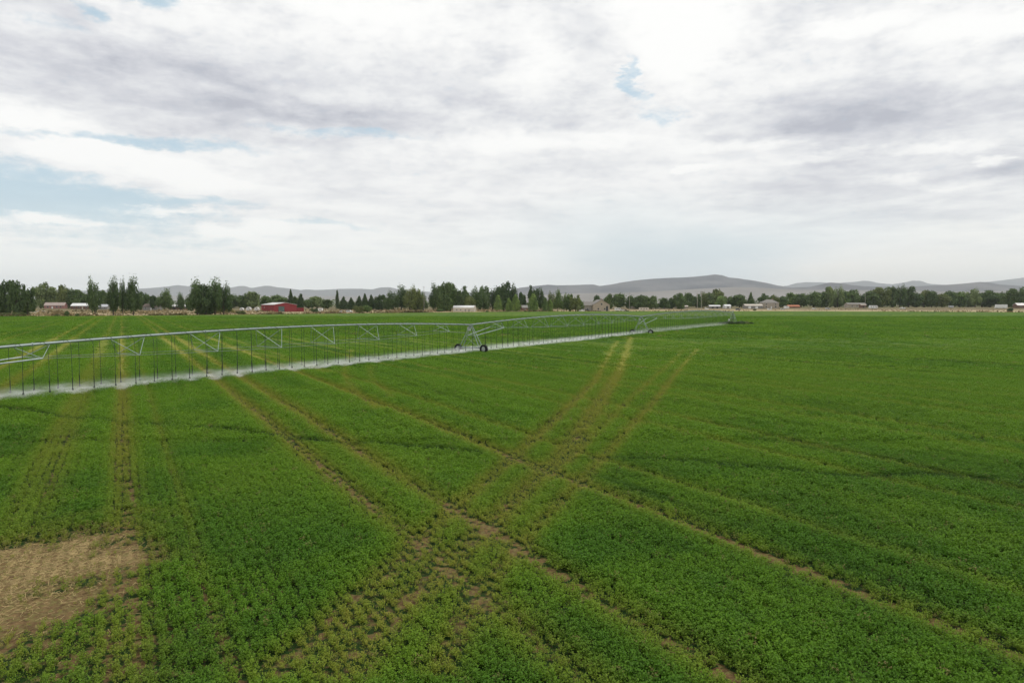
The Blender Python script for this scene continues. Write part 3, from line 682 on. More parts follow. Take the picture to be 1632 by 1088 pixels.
# ------------------------------------------------------------------ buildings
def B(px,D,rz=0):
    x=gx(px,D); return (x,D,float(zg(x,D))-.1)
def win(parent,x,y,z,w,h,side='y',frame='white'):
    """window on a wall: frame with pane as sub-part; side y: wall faces -y at y; side x: faces +-x"""
    f=MB(); t=.06
    if side=='y':
        f.box(x-w/2-t,x+w/2+t,y-.06,y-.004,z-h/2-t,z+h/2+t); q=MB().box(x-w/2,x+w/2,y-.075,y-.064,z-h/2,z+h/2)
    else:
        s=1 if side=='+x' else -1
        f.box(min(y,y+s*.06),max(y,y+s*.06),x-w/2-t,x+w/2+t,z-h/2-t,z+h/2+t)
        q=MB().box(min(y+s*.062,y+s*.075),max(y+s*.062,y+s*.075),x-w/2,x+w/2,z-h/2,z+h/2)
    fo=f.build('window',M[frame],parent); q.build('pane',M['glass'],fo)
def gable_house(name,label,cat,px,D,w,d,eave,ridge_h,wall,roof,rz=0,ridge='x',doors=(),wins=(),over=.4,wing=None,hip=0,chimney=False,group=None):
    """w along x, d along y; ridge 'x' runs along x. Front wall at y=-d/2"""
    e=empty(name,B(px,D),rz,label,cat,group)
    m=MB()
    if ridge=='x':
        poly=[(-d/2,0),(d/2,0),(d/2,eave),(0,ridge_h-.05),(-d/2,eave)] if not hip else [(-d/2,0),(d/2,0),(d/2,eave),(-d/2,eave)]
        m.prism(poly,-w/2,w/2,'x')
    else:
        poly=[(-w/2,0),(w/2,0),(w/2,eave),(0,ridge_h-.05),(-w/2,eave)]
        m.prism(poly,-d/2,d/2,'y')
    m.build('wall',M[wall],e)
    r=MB(); t=.18
    if hip:
        hx,hy=w/2+over,d/2+over; rx=max(.3,w/2-hip)
        v=[(-hx,-hy,eave),(hx,-hy,eave),(hx,hy,eave),(-hx,hy,eave),(-rx,0,ridge_h),(rx,0,ridge_h),(-hx,-hy,eave-.15),(hx,-hy,eave-.15),(hx,hy,eave-.15),(-hx,hy,eave-.15)]
        r.add(v,[(0,1,5,4),(1,2,5),(2,3,4,5),(3,0,4),(9,8,7,6),(6,7,1,0),(7,8,2,1),(8,9,3,2),(9,6,0,3)])
    elif ridge=='x':
        sl=(ridge_h-eave)/(d/2); y=d/2+over; ze=eave-sl*over
        r.prism([(-y,ze),(0,ridge_h),(y,ze),(y,ze+t),(0,ridge_h+t),(-y,ze+t)],-w/2-over,w/2+over,'x')
    else:
        sl=(ridge_h-eave)/(w/2); y=w/2+over; ze=eave-sl*over
        r.prism([(-y,ze),(0,ridge_h),(y,ze),(y,ze+t),(0,ridge_h+t),(-y,ze+t)],-d/2-over,d/2+over,'y')
    ro=r.build('roof',M[roof],e)
    if chimney: MB().box(w*.2,w*.2+.7,-.3,.4,ridge_h-.6,ridge_h+1.0).build('chimney',M['pink'],ro)
    for (dx,dw,dh,dm) in doors:
        do=MB().box(dx-dw/2,dx+dw/2,-d/2-.08,-d/2-.005,0,dh).build('door',M[dm],e)
        MB().box(dx+dw*.36,dx+dw*.40,-d/2-.14,-d/2-.085,dh*.45,dh*.5).build('handle',M['silver'],do)
    for (wx,wz,ww,wh) in wins: win(e,wx,-d/2,wz,ww,wh)
    return e
# red barn, seen with long side at left and gable end at right
def barn():
    D=540; rz=R(-48); e=empty('red_barn',B(445,D),rz,'red sheet-metal barn with pale roof and grey-green door at field edge','barn')
    w,d,ev,rh=23,18,5.2,6.8   # ridge along x (long side faces front left)
    MB().prism([(-d/2,0),(d/2,0),(d/2,ev),(0,rh-.05),(-d/2,ev)],-w/2,w/2,'x').build('wall',M['red'],e)
    sl=(rh-ev)/(d/2); y=d/2+.35; ze=ev-sl*.35
    MB().prism([(-y,ze),(0,rh),(y,ze),(y,ze+.18),(0,rh+.18),(-y,ze+.18)],-w/2-.3,w/2+.3,'x').build('roof',M['tin'],e)
    do=MB().box(w/2+.005,w/2+.12,-5.5,-.8,0,4.0).build('door',M['doorgreen'],e)
    MB().box(w/2+.13,w/2+.2,-1.6,-1.4,1.7,2.1).build('handle',M['silver'],do)
    fr=MB(); fr.box(w/2+.005,w/2+.15,-5.8,-5.52,0,4.3); fr.box(w/2+.005,w/2+.15,-.78,-.5,0,4.3); fr.box(w/2+.005,w/2+.15,-5.5,-.8,4.02,4.3); fr.build('door_frame',M['red_dark'],e)
    ln=MB(); ln.prism([(-w/2*0+w/2*.2,0),(w/2-.4,0),(w/2-.4,2.9),(w/2*.2,2.9)],d/2+.01,d/2+6,'y'); ln.build('lean_to',M['red_dark'],e)
    rb=MB()
    for k in range(24): rb.box(-w/2+.5+k*1.0,-w/2+.62+k*1.0,-d/2-.05,-d/2-.003,.2,ev-.15)
    rb.build('wall_ribs',M['red_dark'],e)
    win(e,-6,-d/2-.05,3.2,1.2,.9)
barn()
# white round-roofed shed
def shed():
    D=575; e=empty('white_shed',B(740.5,D),R(-8),'long white metal shed with rounded roof shoulders on the dry bank','shed')
    w,d=17.2,8.5
    pr=[(-d/2,0),(d/2,0),(d/2,3.0)]+[(d/2*math.cos(t),3.0+1.9*math.sin(t)) for t in np.linspace(.15,math.pi-.15,9)]+[(-d/2,3.0)]
    MB().prism(pr,-w/2,w/2,'x').build('wall',M['cream'],e)
    n=10; rr=MB(); v=[];f=[]
    for i,t in enumerate(np.linspace(0,math.pi,n)):
        for xx in (-w/2-.15,w/2+.15): v.append((xx,(d/2+.15)*math.cos(t),3.0+2.1*math.sin(t)))
    for i in range(n-1): f.append((2*i,2*i+1,2*i+3,2*i+2))
    rr.add(v,f); ro=rr.build('roof',M['white'],e,smooth=True); ro.modifiers.new('thick','SOLIDIFY').thickness=.1
    for xx in (1.5,4.5): MB().box(xx-.55,xx+.55,-d/2-.1,-d/2-.006,0,2.2).build('door',M['grey'],e)
    for xx in (-5.5,-2.2): win(e,xx,-d/2,1.7,.8,.8)
shed()
# grey farmhouse with big gable
def farmhouse():
    D=640; e=empty('grey_farmhouse',B(948,D),R(12),'large grey-beige farmhouse with wide gable and lower left wing','house')
    w,d,ev,rh=15.5,13,5.8,10.3
    MB().prism([(-w/2+4,0),(w/2+4,0),(w/2+4,ev),(4,rh-.05),(-w/2+4,ev)],-d/2,d/2,'y').build('wall',M['beige'],e)
    sl=(rh-ev)/(w/2); y=w/2+.5; ze=ev-sl*.5
    ro=MB().prism([(-y+4,ze),(4,rh),(y+4,ze),(y+4,ze+.2),(4,rh+.2),(-y+4,ze+.2)],-d/2-.5,d/2+.5,'y').build('roof',M['taupe'],e)
    wg=MB().box(-14.5,-w/2+3.99,-3.5,5,0,5.2).build('wing',M['grey'],e)
    MB().prism([(-4.1,5.2),(.7,8.6),(5.5,5.2),(5.5,5.0),(-4.1,5.0)],-15,-w/2+5,'x').build('roof',M['taupe'],e)
    for xx,zz in ((1,2),(7,2),(4,6.2)): win(e,xx,-d/2,zz,1.5,1.5)
    MB().box(8.2,10.2,-d/2-.12,-d/2-.006,0,4.5).build('door',M['glass'],e)
    for xx in (-12.5,-8): win(e,xx,-3.5,2.2,1.4,1.2)
    MB().box(6.5,7.3,1,1.9,8.2,11.2).build('chimney',M['pink'],ro)
farmhouse()
gable_house('brick_house','low pinkish brick house with pale roof behind the left trees','house',90,620,15.5,8,3.0,5.4,'pink','pinkroof',R(14),doors=((-1.5,1.1,2.1,'white'),),wins=((-5,1.7,1.4,1.1),(2,1.7,1.4,1.1),(5,1.7,1.4,1.1)))
gable_house('long_house','long house with bright white roof and brown wall left of tall poplars','house',132,600,14.5,8,2.9,4.9,'brown','white',R(6),doors=((2,1.1,2.1,'cream'),),wins=((-4.5,1.7,1.3,1.1),(-1,1.7,1.3,1.1),(5,1.7,1.3,1.1)))
gable_house('small_house','small house with pale blue-grey roof seen between two tall poplars','house',168,580,7,7,2.4,4.2,'grey','silver',0,wins=((-1.8,1.4,1,.9),(1.8,1.4,1,.9)))
gable_house('grey_cottage','small dark grey cottage with white-topped roof right of the tall poplars','house',244,560,12,7,3.0,5.0,'grey','brownroof',R(-8),doors=((1,1,2.1,'white'),),wins=((-3.5,1.6,1.2,1),(4,1.6,1.2,1)))
gable_house('brown_barn','low reddish brown stable half hidden left of the big clump','barn',286,590,15,7,2.6,4.2,'brown','tin',R(10),doors=((-3,2.2,2.2,'black'),(2.5,2.2,2.2,'black')),wins=((6,1.5,.9,.8),))
gable_house('hip_roof_house','beige house with tall hip roof right of the pivot','house',1225,800,18,12,6.2,10.2,'beige','taupe',R(5),hip=6,doors=((0,1.2,2.2,'white'),),wins=((-6,1.8,1.6,1.4),(5,1.8,1.6,1.4),(-6,4.6,1.4,1.2),(5,4.6,1.4,1.2)),chimney=True)
gable_house('long_garage','long low grey garage attached beside the hip-roofed house','garage',1199,790,20,8,3.2,4.9,'grey','cream',R(4),doors=((-5,3,2.6,'white'),(3,3,2.6,'white')),wins=((8,1.8,1,1),))
gable_house('beige_house','long low beige house right of the rounded wood','house',1362,840,22,9,4.1,5.8,'beige','taupe',R(3),doors=((6,1.1,2.2,'brown'),),wins=((-6,2,1.6,1.2),(0,2,1.6,1.2)))
gable_house('brown_house','brown house with pale roof corner at the far right','house',1628,760,14,9,3.2,5.4,'brown','tin',R(-6),wins=((-4,1.8,1.2,1.1),(1,1.8,1.2,1.1)))
gable_house('orange_shed','low shed with orange roof right of the hip-roofed house','shed',1263,830,14,7,1.7,3.4,'brown','orange',R(5),doors=((0,1,1.5,'black'),))
gable_house('white_shed','small white shed with flat bright roof among far trees','shed',1045,780,10,6,3.1,4.2,'cream','white',R(-4),doors=((2,2,2.2,'grey'),),wins=((-2.5,1.8,.9,.8),))
gable_house('beige_shed','low beige storage shed, second right of the farmhouse','shed',1011,760,9,6,2.4,3.2,'beige','cream',0,doors=((1,2,2,'grey'),))
gable_house('long_shed','long low tan shed between the farmhouse and the utility poles','shed',1086,780,13,6,2.7,3.6,'beige','cream',R(3),doors=((-3,2.2,2.1,'grey'),(2,2.2,2.1,'grey')))
gable_house('green_roof_shed','small grey-green shed just left of the long tan shed','shed',1063,790,9,6,2.8,4.0,'grey','pale' if 'pale' in M else 'silver',0,doors=((1,1.6,2,'white'),))
gable_house('white_stable','long white roofed open stable right of the utility poles','stable',1138,800,12,7,2.6,3.7,'grey','white',R(-3),doors=((-2.5,2,2,'black'),(2.5,2,2,'black')))
gable_house('farm_hut','little house with a red wall half hidden among pale young trees','house',838,620,7.5,6,3.2,5.2,'brown','grey',R(12),doors=((1.4,1,2,'black'),),wins=((-1.6,1.7,1.2,1),))
gable_house('white_garage','small white garage behind trees at far mid right','garage',1158,800,7,6,2.9,4.3,'white','white',R(9),doors=((0,2.8,2.3,'grey'),))
gable_house('pale_shed','pale shed with brown side standing left of the white trailer','shed',1374,820,6,6,3.3,4.3,'brown','beige',0,doors=((0,1.6,2,'black'),))

# ------------------------------------------------------------------ vehicles
def wheel_pair(e,xs,y,r=.33):
    for xx in xs:
        for s in (-1,1):
            t=MB(); t.tube([(xx,s*(y-.2),r),(xx,s*y,r)],r,16); tt=t.build('wheel',M['tyre'],e,smooth=False)
            MB().tube([(xx,s*(y),r),(xx,s*(y+.012),r)],r*.55,12).build('rim',M['rim'],tt)
def car(name,label,cat,px,D,paint,rz=0,kind='sedan',group='vehicles parked among the far buildings'):
    e=empty(name,B(px,D),rz,label,cat,group)
    L,W={'sedan':(4.6,1.8),'suv':(4.8,1.9),'pickup':(5.6,1.95)}[kind]
    lo={'sedan':[(-L/2,.3),(L/2,.3),(L/2,.75),(L/2-1.1,.92),(-L/2+.1,.95),(-L/2,.8)],
        'suv':[(-L/2,.35),(L/2,.35),(L/2,.95),(L/2-1,1.1),(-L/2,1.15)],
        'pickup':[(-L/2,.45),(L/2,.45),(L/2,1.05),(L/2-1.1,1.15),(-L/2,1.2)]}[kind]
    cb={'sedan':[(-L/2+.5,.93),(L/2-1.3,.91),(L/2-2.1,1.42),(-L/2+1.1,1.42)],
        'suv':[(-L/2+.05,1.12),(L/2-1.1,1.09),(L/2-1.7,1.75),(-L/2+.3,1.75)],
        'pickup':[(-L/2+2.2,1.15),(L/2-1.2,1.15),(L/2-1.8,1.8),(-L/2+2.4,1.8)]}[kind]
    m=MB(); m.prism(lo,-W/2,W/2,'y'); m.prism(cb,-W/2+.1,W/2-.1,'y'); o=m.build('body',M[paint],e)
    bv=o.modifiers.new('edge','BEVEL'); bv.width=.06; bv.segments=2
    x0,x1=cb[0][0],cb[1][0]; tx0,tx1=cb[3][0],cb[2][0]; z0,z1=cb[0][1]+.07,cb[2][1]-.08
    for s in (-1,1):
        g=MB().prism([(x0+.25,z0),(x1-.25,z0),(tx1-.08,z1),(tx0+.1,z1)],s*(W/2-.1),s*(W/2-.085),'y'); g.build('window',M['glass'],e)
    wheel_pair(e,(-L/2+.85,L/2-.9),W/2,.34)
    for s in (-1,1): MB().box(L/2-.02,L/2+.02,s*.6-.15,s*.6+.15,.62,.78).build('headlight',M['silver'],e)
    return e
def trailer(name,label,cat,px,D,L,Hh,rz=0,paint='white',motor=False,dome=False,group='trailers and campers among the far buildings'):
    e=empty(name,B(px,D),rz,label,cat,group)
    if dome: prof=[(-L/2,.6),(L/2,.6),(L/2,Hh*.6),(L/2-.5,Hh*.9),(L/2-1.2,Hh),(-L/2+1.2,Hh),(-L/2+.5,Hh*.9),(-L/2,Hh*.6)]
    elif motor: prof=[(-L/2,.6),(L/2+.9,.6),(L/2+.9,1.3),(L/2+.3,2.0),(L/2+.5,2.3),(L/2+.3,Hh),(-L/2,Hh)]
    else: prof=[(-L/2,.6),(L/2,.6),(L/2,Hh-.4),(L/2-.4,Hh),(-L/2+.1,Hh),(-L/2,Hh-.15)]
    o=MB().prism(prof,-1.2,1.2,'y').build('body',M[paint],e); bv=o.modifiers.new('edge','BEVEL'); bv.width=.12; bv.segments=2
    for xx in ([-L*.28,0.,L*.26] if L>5 else [0.]):
        MB().box(xx-.45,xx+.45,-1.235,-1.203,Hh*.55,Hh*.78).build('window',M['glass'],e)
    MB().box(L*.38-.3,L*.38+.3,-1.23,-1.203,.75,Hh*.8).build('door',M['cream'],e)
    wheel_pair(e,(-L*.05-.5,-L*.05+.5) if not motor else (-L*.25,L*.38),1.2,.36)
    if not motor: MB().tube([(L/2,0,.55),(L/2+1.2,0,.5)],.06,6).build('tow_bar',M['black'],e)
    return e
trailer('travel_trailer','small white trailer standing right of the red barn','trailer',511,520,3.3,3.0)
car('parked_car','white car, left of the two parked at the field edge below dark evergreens','car',546,520,'white',R(10))
car('parked_car','white car, right of the two parked at the field edge below dark evergreens','car',557,525,'white',R(-6),'suv')
trailer('travel_trailer','domed white camper nearest the red barn on its left','trailer',410,560,3.4,2.9,dome=True)
trailer('travel_trailer','domed white camper, middle of three left of the red barn','trailer',397,560,3.6,3.0,dome=True)
trailer('travel_trailer','low domed white camper, leftmost of three left of the red barn','trailer',386,560,2.8,2.5,dome=True)
car('pickup_truck','white vehicle parked left of the grey farmhouse','pickup',928,600,'white',R(20),'pickup')
car('parked_car','dark car at the wall of the grey farmhouse','car',937,600,'black',R(-15),'suv')
trailer('travel_trailer','white camper with dark side right of the farmhouse','trailer',984,640,5.4,2.9,R(12))
car('parked_car','black low car right of the grey farmhouse','car',998,620,'black',R(3),'sedan')
car('parked_car','white car beside the black low car','car',992,640,'white',R(-5),'suv')
trailer('travel_trailer','long cream camper between farmhouse and white shed','trailer',1026,640,9.0,3.2,R(-4),'cream')
car('parked_car','small white car left of the white roofed stable','car',1126,740,'white',R(40),'suv')
car('parked_car','navy blue car right of the white garage','car',1176,700,'navy',R(5),'suv')
car('parked_car','white car in front of the hip-roofed house','car',1226,700,'white',R(25),'suv')
car('parked_car','silver car just left of the orange roofed shed','car',1247,720,'silver',R(-10),'sedan')
trailer('travel_trailer','white camper behind the orange roofed shed','trailer',1253,760,5.0,3.2,R(5))
car('parked_car','white car, left of two under the rounded wood','car',1297,740,'white',R(0),'sedan')
car('parked_car','silver car, right of two under the rounded wood','car',1319,740,'silver',R(8),'suv')
trailer('travel_trailer','white domed trailer left of the lone white car at right','trailer',1391,760,9.0,3.6,R(-3),dome=True)
car('parked_car','lone bright white pickup under the dense wood at right','pickup',1438,740,'white',R(4),'pickup')
trailer('motorhome','white motorhome parked under trees near the right edge','motorhome',1595,740,11,4.2,R(175),motor=True)
trailer('travel_trailer','low white trailer half hidden under trees left of the motorhome','trailer',1515,790,5,2.6,R(10),'silver')

# ------------------------------------------------------------------ poles and fence
def pole(px,top,D,label,arms=True):
    x,y,z=B(px,D); h=hz(top,D)-z
    e=empty('utility_pole',(x,y,z),R(20),label,'utility pole','utility poles behind the field')
    MB().tube([(0,0,0),(0,0,h)],[.2,.12],8).build('post',M['palewood'],e)
    if arms:
        MB().box(-1.1,1.1,-.06,.06,h-1.0,h-.86).build('crossarm',M['palewood'],e)
        for xx in (-.95,0,.95): MB().tube([(xx,0,h-.86),(xx,0,h-.62)],[.05,.07],6).build('insulator',M['grey'],e)
pole(1111,467,640,'pale utility pole, left of the two close together left of the pivot')
pole(1117.5,465,640,'taller pale utility pole, right of the two close together')
pole(676,456,590,'thin utility pole in the tall clump left of the white shed')
pole(1378,468,800,'utility pole beside the long low beige house at right')
pole(1003,466,700,'grey utility pole behind the vehicles right of the farmhouse')
def fence(px0,px1,D0,D1,n,label,m='white',rails=2,h=1.2,name='rail_fence'):
    x0,x1=gx(px0,D0),gx(px1,D1); z0=float(zg(x0,D0)); e=empty(name,(x0,D0,z0-.05),0,label,'fence')
    r=MB(); pz=[]
    for k in range(n+1):
        t=k/n; X=x0+(x1-x0)*t; Y=D0+(D1-D0)*t; Z=float(zg(X,Y))-z0; pz.append((X-x0,Y-D0,Z))
    for i,(a,b,c) in enumerate(pz): MB().box(a-.07,a+.07,b-.07,b+.07,c-.2,c+h).build('post',M[m],e)
    for q in range(rails):
        zz=h*(.5+.42*q)
        r.tube([(a,b-.09,c+zz) for a,b,c in pz],.05,5)
    r.build('rails',M[m],e)
fence(36,76,455,470,8,'white rail fence on the dry bank beside the dark clump at left')
fence(1265,1600,660,640,40,'long low grey post fence along the dry strip at right','wood',2,1.3,'post_fence')

# ------------------------------------------------------------------ centre pivot irrigator
TW=[Vector((*gp(750.5,562),0)),Vector((*gp(1029.5,533.5),0)),Vector((*gp(1168,518),0))]
ax=(TW[2]-TW[0]).normalized(); ANG=math.atan2(ax.y,ax.x)
L1=(TW[1]-TW[0]).length; L2=(TW[2]-TW[1]).length; L0=56.0
S=[0,L0,L0+L1,L0+L1+L2]                                # outer tower, tower, tower, pivot point
org=TW[0]-ax*L0
piv=empty('center_pivot_irrigator',tuple(org),ANG,'long galvanised sprinkler machine on wheeled towers crossing the green field','irrigation machine')
PZ=[3.15,3.47,3.6,3.65]; CROWN=[.68,.75,.8]
def pipe_z(s):
    for i in range(3):
        if s<=S[i+1]+1e-6:
            t=(s-S[i])/(S[i+1]-S[i]); return PZ[i]*(1-t)+PZ[i+1]*t+CROWN[i]*4*t*(1-t)
    return PZ[3]
def ybend(s): return 0.
for i in range(3):
    n=28; pts=[(S[i]+(S[i+1]-S[i])*k/n,0,pipe_z(S[i]+(S[i+1]-S[i])*k/n)) for k in range(n+1)]
    p=MB().tube(pts,.085,10).build('span_pipe',M['galv'],piv,smooth=True)
    # flanges along the pipe
    nb=round((S[i+1]-S[i])/6.0); pitch=(S[i+1]-S[i])/nb
    fl=MB(); 
    for k in range(1,nb):
        s=S[i]+k*pitch; fl.tube([(s-.03,0,pipe_z(s)),(s+.03,0,pipe_z(s))],.13,10)
    fl.build('flange',M['galv'],p)
    # truss frames under each joint
    nodes=[]; 
    for k in range(1,nb):
        s=S[i]+k*pitch
        t=(s-S[i])/(S[i+1]-S[i]); z=pipe_z(s); f4=4*t*(1-t); drop=.3+1.35*f4; hw=.95+.6*f4; th=.8+.6*f4
        nz=z-drop
        a=(s-th,0,pipe_z(s-th)-.09); b=(s+th,0,pipe_z(s+th)-.09)
        nodes.append((s,nz,hw))
        q=MB()
        for sg in (-1,1):
            q.tube([a,(s,sg*hw,nz)],.020,4); q.tube([b,(s,sg*hw,nz)],.020,4)
        q.tube([(s,-hw,nz),(s,hw,nz)],.018,4)
        q.build('truss_frame',M['galv'],piv)
    for sg in (-1,1):
        rod=MB()
        rod.tube([(s,sg*w_,z) for s,z,w_ in nodes],.013,4)
        # thin rods to the outer tower side, heavy struts to the inner tower side
        s0,z0,w0=nodes[0]; s1,z1,w1=nodes[-1]
        rod.tube([(s1,sg*w1,z1),(S[i+1]-.5,sg*.55,PZ[i+1]-1.0)],.013,4)
        rod.build('truss_rod',M['galv_dark'],piv)
        MB().tube([(S[i]+.25,sg*.62,2.15),(s0,sg*w0,z0)],.055,6).build('end_strut',M['galv'],piv)
def wheel(parent,y):
    w=MB(); r=.52; wd=.19; n=28
    prof=[(r*.62,-wd),(r*.93,-wd),(r,-wd*.7),(r,wd*.7),(r*.93,wd),(r*.62,wd)]
    for a in range(n):
        t=2*math.pi*a/n
        for (rr,xx) in prof: w.v.append((xx,y+rr*math.cos(t),r+rr*math.sin(t)))
    m_=len(prof)
    for a in range(n):
        b=(a+1)%n
        for j in range(m_):
            w.f.append((a*m_+j,b*m_+j,b*m_+(j+1)%m_,a*m_+(j+1)%m_)); w.m.append(0)
    # lugs
    for a in range(n):
        t=2*math.pi*a/n; s=1 if a%2 else -1
        c,sn=math.cos(t),math.sin(t)
        c2,s2=math.cos(t+.1),math.sin(t+.1)
        v=[]
        for (cc,ss) in ((c,sn),(c2,s2)):
            for rr in (r-.01,r+.035):
                for xx in ((0,s*wd*.95)): v.append((xx,y+rr*cc,r+rr*ss))
        w.add(v,[(2,3,7,6),(0,2,6,4),(1,5,7,3),(0,1,3,2),(4,6,7,5)])
    t_=w.build('wheel',M['tyre'],parent)
    rm=MB()
    for xx in (-.06,.06): rm.tube([(xx-.012,y,r),(xx+.012,y,r)],r*.61,20)
    rm.tube([(-.15,y,r),(.15,y,r)],.08,10)
    rm.build('rim',M['rim'],t_)
def tower(s,zt,idx):
    t=empty('drive_tower',(s,0,0)); t.parent=piv
    for sg in (-1,1):
        for k in (-1,1):
            MB().tube([(k*.12,sg*.10,zt-.12),(k*.38,sg*1.45,.72)],.045,6).build('leg',M['galv'],t)
    b=MB()
    b.tube([(0,-1.9,.66),(0,1.9,.66)],.085,8); b.tube([(-.38,-1.45,.70),(.38,-1.45,.70)],.05,6); b.tube([(-.38,1.45,.70),(.38,1.45,.70)],.05,6)
    b.build('base_beam',M['galv'],t)
    c=MB(); c.tube([(0,-.78,2.15),(0,.78,2.15)],.03,5); c.tube([(0,-.78,2.15),(0,.9,.72)],.02,5); c.tube([(0,.78,2.15),(0,-.9,.72)],.02,5)
    c.build('cross_brace',M['galv'],t)
    MB().box(-.16,.16,-.25,.25,zt-.34,zt-.12).build('pipe_saddle',M['galv_dark'],t)
    mo=MB(); mo.tube([(-.25,0,.66),(.3,0,.66)],.14,10); mo.tube([(.3,0,.66),(.52,0,.66)],.09,10); mo.build('drive_motor',M['motor'],t,smooth=False)
    MB().tube([(.06,-1.7,.60),(.06,1.7,.60)],.022,6).build('drive_shaft',M['galv'],t)
    MB().box(.1,.4,.28,.62,zt-.75,zt-.3).build('control_box',M['motor'],t)
    for sg in (-1,1):
        MB().box(-.13,.17,sg*1.9-.17,sg*1.9+.17,.42,.8).build('gearbox',M['motor'],t)
        wheel(t,sg*1.9)
for k in range(3): tower(S[k],PZ[k],k)
# end overhang beyond outer tower
MB().tube([(0,0,PZ[0]),(-7,0,PZ[0]+.25)],.06,8).build('overhang_pipe',M['galv'],piv,smooth=True)
ob=MB(); ob.tube([(0,0,PZ[0]+1.2),(-6,0,PZ[0]+.32)],.012,4); ob.tube([(0,0,PZ[0]),(0,0,PZ[0]+1.2)],.03,5); ob.build('overhang_cable',M['galv_dark'],piv)
# pivot point
pp=empty('pivot_point',(S[3],0,0)); pp.parent=piv
for a in (-1,1):
    for b in (-1,1): MB().tube([(a*1.1,b*1.1,.0),(a*.28,b*.28,PZ[3]-.3)],.05,6).build('leg',M['galv'],pp)
br=MB()
for z,h in ((.9,.88),(2.1,.62)):
    for a,b,c,d in ((-1,-1,1,-1),(1,-1,1,1),(1,1,-1,1),(-1,1,-1,-1)): br.tube([(a*h,b*h,z),(c*h,d*h,z)],.03,5)
br.build('brace',M['galv'],pp)
MB().tube([(0,0,0),(0,0,PZ[3]+.05),(-.25,0,PZ[3]+.22),(-.6,0,PZ[3])],.11,10).build('riser_pipe',M['galv'],pp,smooth=True)
MB().tube([(0,0,PZ[3]+.1),(0,0,PZ[3]+.55)],.14,8).build('collector_ring',M['galv_dark'],pp)
cbx=MB().box(-1.6,-1.1,.6,1.0,1.1,1.8).build('control_panel',M['white'],pp)
MB().box(-1.58,-1.12,1.002,1.03,1.12,1.5).build('panel_door',M['orange'],cbx)
# hoses: pairs of goosenecks, one hose each side, every 1.42 m
hs=[]
s=1.0
while s<S[3]-2:
    if min(abs(s-q) for q in S)>.5:
        for sg in (1,-1): hs.append((s,sg))
    s+=1.42
rg=random.Random(3)
def hose_geo(mb,wt,s,sg,zb):
    z=pipe_z(s); q=.9*sg; w1=rg.uniform(-.05,.05); w2=rg.uniform(-.04,.04)
    mb.tube([(s,0,z+.07),(s,sg*.12,z+.13),(s,sg*.5,z+.10),(s,sg*.84,z-.04),(s+w1*.3,q,z-.30),(s+w1,q,z-1.1),(s+w1,q+w2,zb+.75)],.015,5)
    wt.tube([(s+w1,q+w2,zb+.78),(s+w1,q+w2,zb+.12)],.026,6); wt.tube([(s+w1,q+w2,zb+.12),(s+w1,q+w2,zb)],[.05,.06],8)
vis=[h for h in hs if org.y+ax.y*h[0]>42.5]
others=[h for h in hs if h not in vis]
big=vis[:100]; rest=others+vis[100:]
for (s_,sg) in big:
    a=MB(); b=MB(); hose_geo(a,b,s_,sg,.42)
    h=a.build('drop_hose',M['hose'],piv); b.build('nozzle',M['weight'],h)
a=MB()
for (s_,sg) in rest:
    b=MB(); hose_geo(a,b,s_,sg,.42 if s_<S[2] else .9)
    a.add(b.v,b.f,0)
tag(a.build('drop_hoses',M['hose'],piv),kind='stuff')
# electric cable / little drains on the pipe top
cb_=MB(); cb_.tube([(s_,.09,pipe_z(s_)+.09) for s_ in np.linspace(0,S[3],90)],.014,4); cb_.build('power_cable',M['black'],piv)

